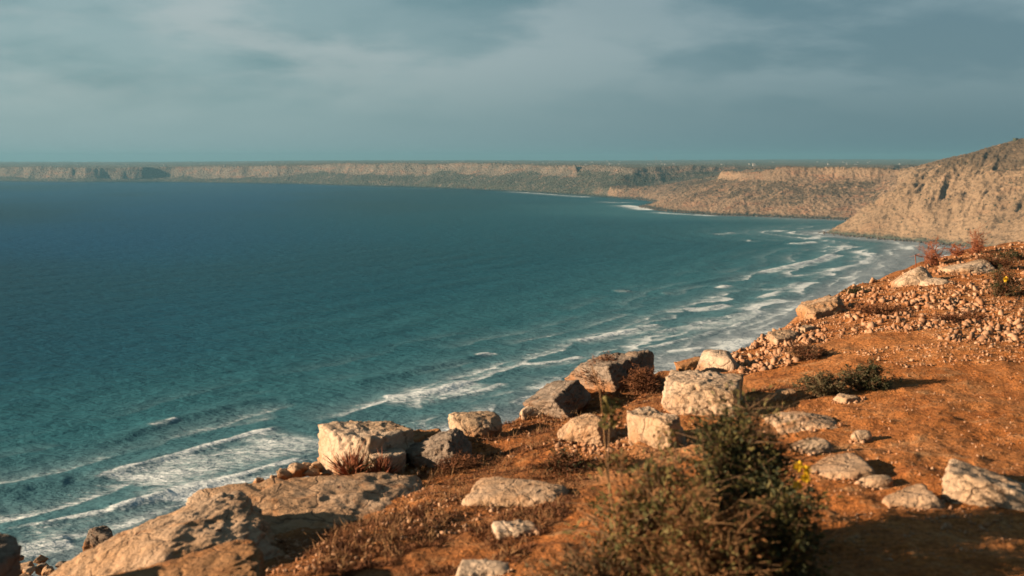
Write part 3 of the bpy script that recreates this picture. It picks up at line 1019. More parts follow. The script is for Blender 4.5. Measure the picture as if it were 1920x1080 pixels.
# orange ground
rock('boulder', (1744, 1965, 852, 985), 5.2, 113, 'rock_white', 'large white block lying on the orange ground with orange underside', 'boulder', yaw=R(-30), roll=R(10), deep=0.8, pw=30, cuts=3, rough=0.08, sub=6, planes=((0.3, -0.5, -0.8, 0.85), (0.6, 0, 0.8, 1.0)))
rock('boulder', (1655, 1760, 908, 965), 5.15, 127, 'rock_warm', 'flat pale stone leaning against the large white block', 'rock', roll=R(-14), deep=0.8)
rock('boulder', (1484, 1560, 818, 858), 6.2, 131, 'rock_white', 'rounded white stone lying alone on the orange path', 'rock', pw=6, yaw=R(15), rough=0.06)
rock('boulder', (1518, 1628, 850, 900), 5.75, 137, 'rock_warm', 'low flat slab bedded in the path below the rounded white stone', 'rock', deep=1.2, roll=R(-6), rough=0.06)
rock('boulder', (1610, 1672, 886, 916), 5.5, 139, 'rock_white', 'small domed white stone between the flat slab and the large block', 'rock', pw=5, rough=0.05)
rock('boulder', (1595, 1632, 803, 828), 6.5, 149, 'rock_white', 'egg-sized pale stone on the path above the rounded white stone', 'stone', pw=5)
rock('boulder', (1560, 1615, 736, 766), 7.9, 151, 'rock_warm', 'small angular stone beside the low green cushion bush', 'stone', cuts=8, yaw=R(20))
rock('boulder', (1452, 1492, 728, 754), 8.1, 157, 'rock_warm', 'small stone seaward of the low green cushion bush', 'stone', cuts=8)
rock('boulder', (1440, 1570, 766, 832), 7.1, 163, 'rock_warm', 'low layered rock shelf landward of the green bush', 'rock', deep=1.1, roll=R(8), layers=0.03, rough=0.09, sub=6)
rock('boulder', (1770, 1840, 985, 1020), 4.75, 167, 'rock_warm', 'flat stone in deep shade in front of the large white block', 'stone', deep=0.9)
rock('boulder', (1815, 1875, 975, 1010), 4.85, 173, 'rock_warm', 'tilted stone in deep shade next to the flat shaded stone', 'stone', roll=R(-15))
rock('boulder', (1720, 1800, 962, 1000), 4.95, 179, 'rock_warm', 'brown stone at the shadow edge below the leaning pale stone', 'stone')
# outcrop at the front
rock('boulder', (330, 872, 884, 1075), 6.6, 181, 'rock_warm', 'long rounded rock outcrop along the brink in front of the spiky tuft', 'outcrop', yaw=R(20), roll=R(2), deep=0.75, pw=14, cuts=7, rough=0.085, sub=7, sink=0.1, planes=((-0.5, -0.35, 0.8, 0.85),))
rock('boulder', (20, 560, 918, 1180), 5.7, 191, 'rock_warm', 'sloping outcrop running down to the brink with pale worn top', 'outcrop', yaw=R(30), roll=R(-20), deep=0.8, pw=14, cuts=7, rough=0.085, sub=7, sink=0.1, planes=((-0.5, -0.35, 0.8, 0.85),))
rock('boulder', (120, 520, 1012, 1180), 4.75, 193, 'rock_orange', 'ochre pitted rock in front of the sloping outcrop', 'outcrop', yaw=R(12), roll=R(-4), deep=0.7, pw=14, rough=0.085, sub=7, sink=0.1, planes=((-0.5, -0.45, 0.75, 0.85),))
rock('boulder', (866, 1075, 884, 975), 6.35, 197, 'rock_warm', 'tan sloping slab between the brown scrub and the dry bush', 'rock', yaw=R(-15), roll=R(-10), deep=0.7, pw=8, rough=0.07, sub=6)
rock('boulder', (920, 1015, 975, 1040), 5.5, 199, 'rock_white', 'crumbly whitish rock below the tan slab', 'rock', rough=0.14, yaw=R(10))
rock('boulder', (845, 965, 1042, 1120), 4.9, 211, 'rock_white', 'pale rock cut by the lower picture edge near the dry bush', 'rock', rough=0.1, yaw=R(-10))
rock('boulder', (-130, 36, 990, 1200), 4.6, 223, 'rock_grey', 'dark shaded rock at the lower corner above the sea', 'boulder', roll=R(10), deep=0.9, sub=5)
# scree below the brink
rock('boulder', (160, 214, 984, 1030), 10.6, 227, 'rock_grey', 'dark grey stone standing on the scree below the outcrop', 'rock', roll=R(12), cuts=8)
rock('boulder', (400, 432, 915, 945), 8.2, 229, 'rock_grey', 'single grey stone peeping over the outcrop', 'stone', cuts=8)
rs = random.Random(5)
for i in range(24):
    q = i / 23
    cx = 462 + q * 130 + rs.uniform(-10, 10)
    cyy = 908 - q * 40 + rs.uniform(-6, 16)
    s = rs.choice((16, 20, 26, 34)) * rs.uniform(0.85, 1.15)
    rock('stone', (cx - s / 2, cx + s / 2, cyy - s * 0.36, cyy + s * 0.36), 8.3 + rs.uniform(-0.25, 0.3), 300 + i, rs.choice(('rock_grey', 'rock_warm')),
         'angular grey stone in the heap below the large pale block', 'stone', yaw=rs.uniform(0, 3), roll=rs.uniform(-0.7, 0.7), group='grey stone heap beside the block', cuts=9, sub=4, pw=40, sink=0.0)
for i in range(30):
    cx = rs.uniform(20, 230)
    cyy = 1042 - max(0, cx - 70) * 0.08 + rs.uniform(0, 45)
    s = rs.choice((14, 18, 24, 36)) * rs.uniform(0.85, 1.15)
    rock('stone', (cx - s / 2, cx + s / 2, cyy - s * 0.35, cyy + s * 0.35), 10.5 - (cyy - 1020) * 0.02 + rs.uniform(-0.2, 0.2), 340 + i, rs.choice(('rock_grey', 'rock_warm')),
         'rough stone of the scree below the outcrop', 'stone', yaw=rs.uniform(0, 3), roll=rs.uniform(-0.7, 0.7), group='scree below the outcrop', cuts=9, sub=4, pw=40, sink=0.0)


# ------------------------------------------------------------------ rubble: hull-shaped stones
def chip(seed, n=9):
    r = np.random.default_rng(seed)
    b = bmesh.new()
    for q in r.normal(size=(n, 3)):
        q = q / np.linalg.norm(q) * r.uniform(0.75, 1.0)
        b.verts.new(q * np.array((1, r.uniform(0.5, 1), r.uniform(0.4, 0.85))))
    bmesh.ops.convex_hull(b, input=b.verts)
    for v_ in [v_ for v_ in b.verts if not v_.link_faces]:
        b.verts.remove(v_)
    bmesh.ops.triangulate(b, faces=b.faces)
    b.verts.index_update()
    vv = np.array([v_.co[:] for v_ in b.verts])
    ff = np.array([[v_.index for v_ in f_.verts] for f_ in b.faces])
    b.free()
    return vv, ff


CHIPS = [chip(900 + i) for i in range(10)]


def rot_mats(n, rng):
    q = rng.normal(size=(n, 4))
    q /= np.linalg.norm(q, axis=1)[:, None]
    w, x, y, z = q.T
    return np.stack([1 - 2 * (y * y + z * z), 2 * (x * y - z * w), 2 * (x * z + y * w),
                     2 * (x * y + z * w), 1 - 2 * (x * x + z * z), 2 * (y * z - x * w),
                     2 * (x * z - y * w), 2 * (y * z + x * w), 1 - 2 * (x * x + y * y)], 1).reshape(-1, 3, 3)


def scatter_mesh(name, shapes, pos, size, rng, smooth_shade=False):
    vs_, fs_, o = [], [], 0
    pick = rng.integers(0, len(shapes), len(pos))
    for k, (sv, sf) in enumerate(shapes):
        s = np.where(pick == k)[0]
        if not len(s):
            continue
        Rm = rot_mats(len(s), rng)
        vv = np.einsum('nij,vj->nvi', Rm, sv) * size[s][:, None, None] + pos[s][:, None, :]
        ff = sf[None] + (np.arange(len(s)) * len(sv))[:, None, None] + o
        vs_.append(vv.reshape(-1, 3))
        fs_.append(ff.reshape(-1, 3))
        o += len(s) * len(sv)
    return mesh_from(name, np.concatenate(vs_), np.concatenate(fs_), smooth_shade)


def sample_poly(poly, n, rng):
    poly = np.array(poly, float)
    lo, hi = poly.min(0), poly.max(0)
    q = rng.uniform(lo, hi, size=(n * 4, 2))
    return q[inside(q[:, 0], q[:, 1], [tuple(a) for a in poly])][:n]


rng = np.random.default_rng(77)
BANK = [(1300, 690), (1390, 648), (1500, 605), (1540, 566), (1600, 540), (1690, 515), (1790, 478), (1920, 455), (1920, 650), (1800, 640), (1660, 620), (1560, 640),
        (1480, 690), (1400, 705)]
HEAP = [(1040, 845), (1090, 800), (1150, 780), (1185, 800), (1190, 850), (1120, 868), (1050, 862)]
PATCH = [(1560, 660), (1920, 640), (1920, 680), (1700, 690)]
EDGEST = [(560, 900), (850, 815), (1000, 785), (1240, 700), (1240, 740), (1000, 850), (800, 900), (950, 960), (620, 1080), (470, 1080)]
LEFTG = [(1400, 720), (1920, 690), (1920, 1060), (1500, 1060), (1420, 900)]


def stones_at(poly, n, lo, hi, pw=2.2):
    q = sample_poly(poly, n, rng)
    x, y = hit(q[:, 0], q[:, 1])
    ok = ~np.isnan(x)
    x, y = x[ok], y[ok]
    s = lo + (hi - lo) * rng.uniform(0, 1, len(x)) ** pw
    return np.stack([x, y, gz(x, y) + s * rng.uniform(-0.25, 0.3, len(x))], 1), s


b_pos, b_size = stones_at(BANK, 6500, 0.010, 0.072, 3.0)
keep = fbm(b_pos[:, :2] / 0.8 + 3, 4) > rng.normal(-0.02, 0.10, len(b_pos))
b_pos, b_size = b_pos[keep], b_size[keep]
order = np.argsort(-(b_size / b_pos[:, 1]))
top_n = 235
chip_me = []
for i, (sv, sf) in enumerate(CHIPS):
    me = mesh_from('stone', sv, sf, False)
    me.materials.append(M['rubble'])
    chip_me.append(me)


def lay_stone(p, s, k, label, group):
    o = bpy.data.objects.new('stone', chip_me[k % len(chip_me)])
    col.objects.link(o)
    o.location = p
    o.scale = (s, s, s)
    o.rotation_euler = (k * 1.7, k * 0.9, k * 2.3)
    tag(o, label, 'stone', group)


for k, i in enumerate(order[:top_n]):
    lay_stone(b_pos[i], b_size[i], k, 'loose pale stone among the many of the rubble bank along the slope', 'rubble bank along the slope')
rest = order[top_n:]
h_pos, h_size = stones_at(HEAP, 190, 0.016, 0.045, 1.5)
ho_ = np.argsort(-h_size)
for k, i in enumerate(ho_[:60]):
    lay_stone(h_pos[i], h_size[i], k, 'loose pinkish stone in the small heap below the pale and orange rock', 'small stone heap')
p3, s3 = stones_at(PATCH, 700, 0.008, 0.03)
p4, s4 = stones_at(EDGEST, 2600, 0.005, 0.024, 3)
p5, s5 = stones_at(LEFTG, 4200, 0.0025, 0.016, 7)
p6, s6 = stones_at(BANK, 7000, 0.006, 0.024, 2.5)
fp, fs = [], []
for fx, fy, fw, fd in FEET:
    k = int(30 + 130 * min(fw, 0.6))
    t = rng.uniform(math.pi, 2 * math.pi, k)
    rr_ = 0.86 + np.abs(rng.normal(0, 0.22, k))
    x_, y_ = fx + np.cos(t) * fw * rr_, fy + np.sin(t) * fd * rr_
    s_ = 0.004 + 0.026 * rng.uniform(0, 1, k) ** 4
    fp.append(np.stack([x_, y_, gz(x_, y_) + s_ * 0.1], 1))
    fs.append(s_)
allp = np.concatenate(fp + [b_pos[rest], h_pos[ho_[60:]], p3, p4, p5, p6])
alls = np.concatenate(fs + [b_size[rest], h_size[ho_[60:]], s3, s4, s5, s6])
me = scatter_mesh('rubble', CHIPS, allp, alls, rng)
tag(add('rubble', me, M['rubble']), 'small pale and orange stones strewn over the slope and path', 'rubble', kind='stuff')


# ------------------------------------------------------------------ plants
class Blades:
    """Collects thin three-sided twigs and leaf faces, then builds one mesh."""

    def __init__(self):
        self.v, self.f, self.n = [], [], 0

    def put(self, v, f):
        self.v.append(v)
        self.f.append(f + self.n)
        self.n += len(v)

    def tubes(self, a, b, r0, r1):
        """Many straight twigs a->b (n,3)."""
        a, b = np.asarray(a, float), np.asarray(b, float)
        n = len(a)
        if not n:
            return
        t = b - a
        t /= np.linalg.norm(t, axis=1)[:, None] + 1e-9
        ref = np.where(np.abs(t[:, 2:3]) > 0.9, np.array([[1.0, 0, 0]]), np.array([[0, 0, 1.0]]))
        u = np.cross(t, ref)
        u /= np.linalg.norm(u, axis=1)[:, None] + 1e-9
        w = np.cross(t, u)
        r0 = np.broadcast_to(np.asarray(r0, float), (n,))[:, None]
        r1 = np.broadcast_to(np.asarray(r1, float), (n,))[:, None]
        vs_ = []
        for k in range(3):
            c, s = math.cos(k * 2.0944), math.sin(k * 2.0944)
            vs_.append(a + (u * c + w * s) * r0)
        for k in range(3):
            c, s = math.cos(k * 2.0944), math.sin(k * 2.0944)
            vs_.append(b + (u * c + w * s) * r1)
        v = np.stack(vs_, 1).reshape(-1, 3)
        q = np.array([[0, 1, 4, 3], [1, 2, 5, 4], [2, 0, 3, 5]])
        self.put(v, (q[None] + (np.arange(n) * 6)[:, None, None]).reshape(-1, 4))

    def leaves(self, p, d, ln, wd, rng):
        """Many pointed leaf faces at p, along d."""
        n = len(p)
        d = d / (np.linalg.norm(d, axis=1)[:, None] + 1e-9)
        s = np.cross(d, rng.normal(size=(n, 3)))
        s /= np.linalg.norm(s, axis=1)[:, None] + 1e-9
        nn = np.cross(d, s)
        ln = np.broadcast_to(np.asarray(ln, float), (n,))[:, None]
        wd = np.broadcast_to(np.asarray(wd, float), (n,))[:, None]
        v = np.stack([p, p + d * ln * 0.45 + s * wd * 0.5, p + d * ln + nn * ln * 0.12, p + d * ln * 0.45 - s * wd * 0.5], 1).reshape(-1, 3)
        self.put(v, (np.arange(4)[None] + (np.arange(n) * 4)[:, None]))

    def build(self, name, mat, parent=None, loc=(0, 0, 0)):
        me = mesh_from(name, np.concatenate(self.v), np.concatenate(self.f), False)
        return add(name, me, mat, parent, loc)


def shrub(name, px, py, w, h, seed, label, leafm, n_stem=60, n_leaf=3000, leaf_len=0.03, twigm='twig', lean=(0, 0), depth=1.0, twig_r=0.004, cat='shrub', dist=None, upright=0.5, droop=0.0, wiggle=0.16, leaf2=None, fill=0.45):
    """Branching stems from one root spread through a domed volume, leaves along the outer twigs."""
    r = np.random.default_rng(seed)
    if dist is None:
        x, y = hit([px], [py])
        x, y = float(x[0]), float(y[0])
    else:
        x, y = (px - 960) / F * dist, dist
    z = float(gz(x, y)[0])
    root = add(name, None, loc=(x, y, z - 0.02))
    tag(root, label, cat)
    tw = Blades()
    tips, tdir = [], []
    a = np.stack([r.normal(0, w * 0.10, n_stem), r.normal(0, w * 0.10 * depth, n_stem), np.zeros(n_stem)], 1)
    th = r.uniform(0, 2 * math.pi, n_stem)
    rad = np.sqrt(r.uniform(0, 1, n_stem))
    lump = 0.75 + 0.35 * np.sin(th * 3 + seed) * np.sin(th * 2 + seed * 1.7)
    tgt = np.stack([np.cos(th) * rad * w * 0.5 * lump + lean[0] * w, np.sin(th) * rad * w * 0.5 * depth * lump + lean[1] * w,
                    h * np.sqrt(np.clip(1 - (rad * 0.92) ** 2, 0, 1)) * r.uniform(0.62, 1.0, n_stem)], 1)
    segs = 5
    prev = a
    for k in range(1, segs + 1):
        t = k / segs
        bow = t ** (1 + upright)
        nxt = np.stack([a[:, 0] + (tgt[:, 0] - a[:, 0]) * bow, a[:, 1] + (tgt[:, 1] - a[:, 1]) * bow, tgt[:, 2] * (t - droop * t * t)], 1)
        nxt = nxt + r.normal(0, wiggle * h * 0.25, nxt.shape) * np.array((1, 1, 0.6))
        tw.tubes(prev, nxt, twig_r * (1.25 - t * 0.8), twig_r * (1.25 - (t + 0.2) * 0.8) * 0.95)
        if k >= 2:
            m = 4
            st = prev + (nxt - prev) * r.uniform(0, 1, (n_stem, 1))
            for j in range(m):
                dv = (nxt - prev) * np.array((1, 1, 0.6)) + r.normal(0, 0.13 * h, nxt.shape) * np.array((1.2, 1.2, 0.7))
                e = st + dv * r.uniform(0.3, 0.9, (n_stem, 1))
                e[:, 2] = np.maximum(e[:, 2], 0.01)
                tw.tubes(st, e, twig_r * 0.45, twig_r * 0.25)
                tips.append(st + (e - st) * r.uniform(fill, 1, (n_stem, 1)))
                tdir.append(e - st)
        prev = nxt
    tw.build('stems', M[twigm], root)
    if n_leaf:
        T, Dv = np.concatenate(tips), np.concatenate(tdir)
        groups = [(leafm, n_leaf)] if leaf2 is None else [(leafm, int(n_leaf * 0.6)), (leaf2, int(n_leaf * 0.4))]
        for gi, (lm, nl) in enumerate(groups):
            few = r.choice(len(T), max(8, int(len(T) * 0.20)), replace=False)
            i = few[r.integers(0, len(few), nl)]
            p = T[i] + r.normal(0, 0.034 * h + 0.003, (nl, 3))
            p[:, 2] = np.maximum(p[:, 2], 0.0)
            lv = Blades()
            lv.leaves(p, Dv[i] / (np.linalg.norm(Dv[i], axis=1)[:, None] + 1e-9) + r.normal(0, 0.7, (nl, 3)), leaf_len * r.uniform(0.6, 1.3, nl), leaf_len * 0.36 * r.uniform(0.7, 1.3, nl), r)
            lv.build('foliage' if gi == 0 else 'dry_foliage', M[lm], root)
    return root


def flowers(root, pts, size, seed):
    """Small yellow blossoms on a plant, each a ring of petals."""
    r = np.random.default_rng(seed)
    for p in pts:
        b = Blades()
        n = 9
        t = np.linspace(0, 2 * math.pi, n, endpoint=False)
        d = np.stack([np.cos(t), -0.35 + 0 * t, np.sin(t)], 1)
        b.leaves(np.repeat(np.array(p)[None], n, 0), d, size, size * 0.7, r)
        b.build('blossom', M['yellow'], root)


# the blurred bushes close to the eye
g = shrub('shrub', 1385, 0, 0.46, 0.74, 1, 'tall green bush with dark crown in front of the broad white boulder', 'leaf_dark', 120, 14000, 0.026, dist=4.6, depth=1.0, leaf2='leaf', cat='bush', upright=0.7, twig_r=0.005)
flowers(g, [(0.17, -0.28, 0.45), (0.195, -0.29, 0.41), (0.16, -0.30, 0.38), (0.21, -0.26, 0.43)], 0.024, 3)
shrub('shrub', 1225, 0, 0.66, 0.58, 2, 'brown and olive tangled bush between the tan slab and the green bush', 'leaf', 70, 6500, 0.030, dist=4.4, leaf2='leaf_dry', cat='bush', wiggle=0.3, twigm='twig', twig_r=0.005)
shrub('shrub', 1330, 0, 0.68, 0.50, 4, 'olive and tan thicket of twigs in front of the green bush', 'leaf_dry', 75, 5200, 0.027, dist=4.1, leaf2='leaf', cat='bush', twigm='straw', wiggle=0.3, upright=0.9)
shrub('shrub', 1462, 0, 0.38, 0.44, 6, 'dark shaded bush on the landward side of the olive thicket', 'leaf_dark', 60, 5000, 0.028, dist=4.2, cat='bush', leaf2='leaf', upright=0.9)
shrub('shrub', 1100, 0, 0.66, 0.30, 8, 'low dry brown bush cut by the lower picture edge', 'leaf_dry', 90, 4600, 0.022, dist=4.2, cat='bush', leaf2='leaf_grey', wiggle=0.3)
# farther plants
g = shrub('shrub', 1545, 745, 0.40, 0.20, 12, 'grey-green cushion bush on the seaward side of the pair on the path', 'leaf_grey', 70, 5000, 0.020, cat='bush', depth=0.8, upright=0.1)
g = shrub('shrub', 1630, 730, 0.48, 0.22, 13, 'dark green cushion bush casting a long shadow over the path', 'leaf_dark', 80, 6000, 0.020, cat='bush', depth=0.8, leaf2='leaf_grey', upright=0.1)
shrub('shrub', 1520, 672, 0.55, 0.17, 14, 'flat dry brown bush at the upper edge of the path', 'scrub', 90, 3500, 0.020, 'twig', cat='bush', upright=0.1)
shrub('shrub', 1208, 735, 0.40, 0.26, 15, 'rusty brown dry bush between long boulder and broad white boulder', 'scrub', 90, 3000, 0.020, 'scrub', cat='bush', upright=0.3)
shrub('shrub', 1140, 735, 0.55, 0.34, 16, 'dry brush growing against the shaded side of the long boulder', 'scrub', 90, 2500, 0.020, 'scrub', cat='bush', upright=0.2)
shrub('shrub', 1605, 548, 0.40, 0.09, 17, 'small dark green mat on the skyline of the slope', 'leaf_dark', 50, 2200, 0.020, cat='plant', upright=0.1)
g = shrub('shrub', 1880, 555, 0.50, 0.36, 18, 'dark green bush with one yellow flower on the upper slope', 'leaf_dark', 60, 3500, 0.024, cat='bush', leaf2='scrub')
flowers(g, [(-0.08, -0.25, 0.22)], 0.035, 5)
shrub('shrub', 1860, 505, 0.8, 0.26, 19, 'brown dry bush on the upper slope above the yellow flower', 'scrub', 90, 3000, 0.022, 'scrub', cat='bush', leaf2='leaf_dark')
shrub('shrub', 1900, 492, 0.6, 0.14, 20, 'flat green mat near the crest of the upper slope', 'leaf_dark', 50, 2500, 0.022, cat='plant', upright=0.1)
shrub('shrub', 1660, 590, 0.9, 0.12, 21, 'brown dry mat among the stones under the leaning slab', 'scrub', 90, 2600, 0.022, 'scrub', cat='plant', upright=0.1)
shrub('shrub', 1810, 600, 0.8, 0.12, 22, 'brown dry mat among the stones on the wide upper slope', 'scrub', 90, 2400, 0.022, 'scrub', cat='plant', upright=0.1)
shrub('shrub', 1160, 880, 0.30, 0.14, 24, 'small brown dry bush below the stone heap', 'scrub', 60, 1500, 0.016, 'scrub', cat='plant')
shrub('shrub', 1060, 885, 0.45, 0.16, 25, 'dark dry bush between stone heap and tan slab', 'scrub', 80, 2600, 0.018, 'scrub', cat='plant', leaf2='leaf_dark')
shrub('shrub', 860, 880, 0.45, 0.16, 26, 'dry brown bush against the grey pitted slab', 'scrub', 80, 2400, 0.018, 'scrub', cat='plant')
for i, (px, py, w, h, lab) in enumerate((
        (1752, 497, 0.55, 0.50, 'reddish dry stalky plant standing on the skyline by the stick'),
        (1795, 480, 0.40, 0.24, 'low reddish dry plant between the two tall skyline plants'),
        (1832, 477, 0.45, 0.42, 'reddish dry stalky plant farthest uphill on the skyline'))):
    shrub('dry_plant', px, py, w, h, 50 + i, lab, 'red_dry', 30, 420, 0.022, 'red_dry', cat='plant', upright=1.6, twig_r=0.005, fill=0.1)

# spiky tuft by the block
x, y = (678 - 960) / F * 7.75, 7.75
for nm, cx, n, sc_, lab in (('fan_palm_tuft', 662, 140, 0.205, 'spiky dwarf palm tuft in front of the large pale block'), ('fan_palm_tuft', 716, 100, 0.165, 'smaller spiky tuft on the landward side of the dwarf palm tuft')):
    x = (cx - 960) / F * 7.75
    r = np.random.default_rng(cx)
    root = add(nm, None, loc=(x, 7.75, H - (899 - HZ) / F * 7.75))
    tag(root, lab, 'plant')
    for part, k, mt in (('dry_blades', n, 'red_dry'), ('green_blades', n // 2, 'leaf_dark')):
        th = r.uniform(0, 2 * math.pi, k)
        el = r.uniform(0.35, 1.5, k) if mt == 'red_dry' else r.uniform(0.05, 0.8, k)
        d_ = np.stack([np.cos(th) * np.cos(el), np.sin(th) * np.cos(el), np.sin(el)], 1)
        b = Blades()
        b.leaves(r.normal(0, 0.02, (k, 3)), d_, sc_ * r.uniform(0.7, 1.15, k), 0.008, r)
        b.leaves(r.normal(0, 0.02, (k, 3)), d_ + r.normal(0, 0.05, (k, 3)), sc_ * r.uniform(0.7, 1.15, k), 0.008, r)
        b.build(part, M[mt], root)


def stalk(name, pts, rad, mat, label, cat):
    b = Blades()
    p = np.array([P(*q) for q in pts])
    n = len(p) - 1
    b.tubes(p[:-1], p[1:], np.linspace(rad, rad * 0.7, n), np.linspace(rad * 0.9, rad * 0.5, n))
    o = b.build(name, M[mat])
    tag(o, label, cat)


stalk('dry_stalk', [(1172, 1105, 4.6), (1158, 1000, 4.6), (1146, 930, 4.6), (1136, 880, 4.6), (1125, 860, 4.6), (1117, 845, 4.6)], 0.006, 'straw', 'thin dry stalk standing by the tan slab', 'stalk')
stalk('dry_stalk', [(1168, 1060, 5.0), (1152, 980, 5.0), (1140, 905, 5.0), (1132, 800, 5.0), (1125, 735, 5.0), (1110, 685, 5.0)], 0.005, 'straw', 'tall thin dry stalk rising in front of the long boulder', 'stalk')
stalk('broken_stick', [(1716, 508, 15.6), (1717, 492, 15.6), (1716, 478, 15.6), (1727, 482, 15.6), (1741, 482, 15.6)], 0.009, 'red_dry', 'bent dry stick on the skyline next to the reddish plant', 'stick')
root = add('leafy_sprig', None, loc=tuple(P(1140, 815, 4.7)))
tag(root, 'green leafy sprig rising over the small stone heap', 'plant')
r = np.random.default_rng(9)
b = Blades()
b.tubes(np.array([[0.02, 0, -0.66], [0, 0, -0.1]]), np.array([[0, 0, -0.1], [0.012, 0, 0.13]]), 0.004, 0.003)
b.build('stem', M['twig'], root)
b = Blades()
p_ = np.stack([r.normal(0.012, 0.018, 90), r.normal(0, 0.018, 90), r.uniform(0.02, 0.15, 90)], 1)
b.leaves(p_, r.normal(0, 1, (90, 3)) + np.array((0, 0, 0.5)), 0.035, 0.018, r)
b.build('foliage', M['leaf'], root)

# dry ground cover, uncountable
rng = np.random.default_rng(5)
COVER = [(560, 1080), (600, 1000), (780, 900), (800, 860), (850, 812), (1000, 780), (1110, 735), (1240, 700), (1245, 790), (1170, 780), (1050, 800), (1100, 900), (1050, 1000), (950, 1080)]
q = np.concatenate([sample_poly(COVER, 12500, rng), sample_poly(BANK, 5500, rng), sample_poly([(1250, 690), (1500, 690), (1560, 760), (1450, 800), (1380, 720)], 1500, rng)])
x, y = hit(q[:, 0], q[:, 1])
ok = ~np.isnan(x)
x, y = x[ok], y[ok]
z, e = ground_z(x, y)
n = fbm(np.stack([x, y], 1) / 0.55 + 5, 3)
inb = (x / y * F + 960) > 1300
ok = np.where(inb, n > 0.16, n > -0.12)
x, y, z = x[ok], y[ok], z[ok]
k = 9
p_ = np.repeat(np.stack([x, y, z - 0.004], 1), k, 0) + rng.normal(0, 0.012, (len(x) * k, 3)) * np.array((1, 1, 0.2))
d_ = rng.normal(0, 0.8, (len(p_), 3))
d_[:, 2] = np.abs(d_[:, 2]) * 0.7 + 0.1
b = Blades()
b.leaves(p_, d_, rng.uniform(0.010, 0.030, len(p_)) * np.repeat(0.6 + 1.6 * np.clip(fbm(np.stack([x, y], 1) / 0.22, 3) + 0.35, 0, 1), k), rng.uniform(0.0018, 0.0045, len(p_)), rng)
tag(b.build('dry_ground_cover', M['scrub']), 'dry brown heath and grass covering the slope between the rocks', 'ground cover', kind='stuff')
sel = rng.uniform(size=len(x)) < 0.12
p_ = np.repeat(np.stack([x[sel], y[sel], z[sel]], 1), 3, 0) + rng.normal(0, 0.01, (sel.sum() * 3, 3)) * np.array((1, 1, 0.2))
d_ = rng.normal(0, 0.6, (len(p_), 3))
d_[:, 2] = np.abs(d_[:, 2]) + 0.3
b = Blades()
b.leaves(p_, d_, rng.uniform(0.03, 0.09, len(p_)), 0.004, rng)
tag(b.build('dry_grass', M['straw']), 'thin straw coloured grass blades on the brown slope', 'grass', kind='stuff')

# ------------------------------------------------------------------ things far away on the plateau
def land_at(px, dist):
    x = (px - 960) / F * dist
    return np.array((x, dist, float(land_z(np.array([x]), np.array([dist]))[0][0])))


def house(px, dist, w, h, label, group=None, mat='house'):
    """Flat-roofed block with a lower wing and a parapet."""
    p = land_at(px, dist)
    b = bmesh.new()
    for (x0, x1, y0, y1, z1) in ((-w / 2, w * 0.2, -4, 4, h), (w * 0.2, w / 2, -3.5, 3.5, h * 0.65), (-w / 2 - 0.2, w * 0.2 + 0.2, -4.2, 4.2, 0)):
        if z1 == 0:
            z0, z1 = h - 0.4, h + 0.5
        else:
            z0 = -3
        m_ = bmesh.ops.create_cube(b, size=1.0)
        bmesh.ops.scale(b, vec=(x1 - x0, y1 - y0, z1 - z0), verts=m_['verts'])
        bmesh.ops.translate(b, vec=((x0 + x1) / 2, (y0 + y1) / 2, (z0 + z1) / 2), verts=m_['verts'])
    me = bpy.data.meshes.new('house')
    b.to_mesh(me)
    b.free()
    tag(add('hut' if mat == 'metal' else 'house', me, M['far_scrub'] if mat == 'metal' else M[mat], loc=p), label, 'hut' if mat == 'metal' else 'house', group)


rs = random.Random(21)
house(1415, 4200, 14, 9, 'pale square building on the plateau behind the mid headland')
house(308, 6600, 10, 14, 'tall narrow white building on the far left plateau')
for i in range(64):
    px = rs.choice((rs.uniform(560, 1320), rs.uniform(780, 1300), rs.uniform(20, 560), rs.uniform(1350, 1700)))
    house(px, rs.uniform(4900, 9000), rs.uniform(7, 17), rs.uniform(4, 7.5), 'tiny pale house scattered on the distant plateau', 'houses on the distant plateau')
p = land_at(1230, 6200)
root = add('radio_mast', None, loc=p)
tag(root, 'tall thin radio mast on the distant plateau', 'mast')
for nm, r0, z0, z1 in (('lattice_pole', 1.0, -2, 48), ('antenna', 0.35, 48, 56)):
    b = Blades()
    b.tubes(np.array([[0, 0, z0]]), np.array([[0, 0, z1]]), r0, r0 * 0.7)
    b.build(nm, M['metal'], root)
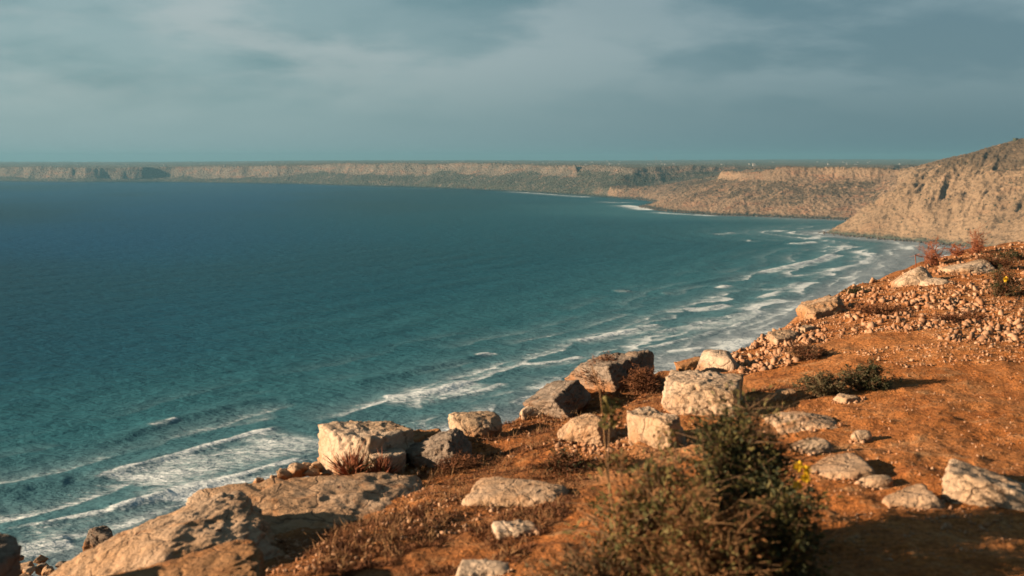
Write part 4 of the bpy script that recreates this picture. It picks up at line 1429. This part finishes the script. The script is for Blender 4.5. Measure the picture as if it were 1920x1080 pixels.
# shelter on the hill crest
ds = np.arange(1300, 2300, 20.0)
hx = (1905 - 960) / F * ds
top_i = int(np.argmax((land_z(hx, ds)[0] - H) / ds))
house(1905, float(ds[top_i]), 4.5, 2.6, 'tiny dark hut on the crest of the near hill', mat='metal')
rng = np.random.default_rng(31)
n = 5200
px = rng.uniform(-100, 1800, n)
dist = rng.uniform(4300, 11000, n)
clump = fbm(np.stack([px / 90.0, dist / 900.0], 1), 3) > -0.02
px, dist = px[clump], dist[clump]
x = (px - 960) / F * dist
z, d, flat, _, _, _ = land_z(x, dist)
ok = flat > 0.9
pos = np.stack([x, dist, z + 1.0], 1)[ok]
me = scatter_mesh('scrub_trees', CHIPS, pos, rng.uniform(1.8, 5.5, len(pos)), rng)
tag(add('far_scrub', me, M['far_scrub']), 'dark scrub and low trees dotting the distant plateau', 'scrub', kind='stuff')
# scrub and blocks on the hill and headland
n = 9000
px = rng.uniform(1180, 2100, n)
dist = rng.uniform(1100, 2700, n)
x = (px - 960) / F * dist
z, d, flat, scb, hl, _ = land_z(x, dist)
w = fbm(np.stack([x, dist], 1) / 45.0, 3)
ok = (d > 6) & (w > 0.02)
pos = np.stack([x, dist, z + 0.2], 1)[ok]
siz = rng.uniform(0.7, 2.2, len(pos))
me = scatter_mesh('hill_scrub', CHIPS, pos, siz, rng)
tag(add('hill_scrub', me, M['far_scrub']), 'dark low bushes dotting the hill and headland slopes', 'scrub', kind='stuff')
ok = (d > 4) & (w < -0.06)
pos = np.stack([x, dist, z + 0.3], 1)[ok]
me = scatter_mesh('hill_rubble', CHIPS, pos, rng.uniform(0.6, 2.2, len(pos)), rng)
tag(add('hill_rubble', me, M['hill']), 'pale rock debris on the hill and headland slopes', 'rubble', kind='stuff')
# dark rocks along the waterline
n = 5000
s = rng.uniform(0, 1, n)
cp = np.array(COAST[14:33])
seg = np.linalg.norm(np.diff(cp, axis=0), axis=1)
cum = np.concatenate([[0], np.cumsum(seg)])
t = s * cum[-1]
x = np.interp(t, cum, cp[:, 0]) + rng.normal(0, 7, n)
y = np.interp(t, cum, cp[:, 1]) + rng.normal(0, 7, n)
pos = np.stack([x, y, rng.uniform(-0.5, 0.9, n)], 1)
me = scatter_mesh('shore_rocks', CHIPS, pos, rng.uniform(0.6, 2.6, n), rng)
wet = m_plain('wet_shore_rock', (0.055, 0.043, 0.036), (0.10, 0.080, 0.062), 0.2)
tag(add('shore_rocks', me, wet), 'dark wet rocks along the waterline of the bay', 'rocks', kind='stuff')
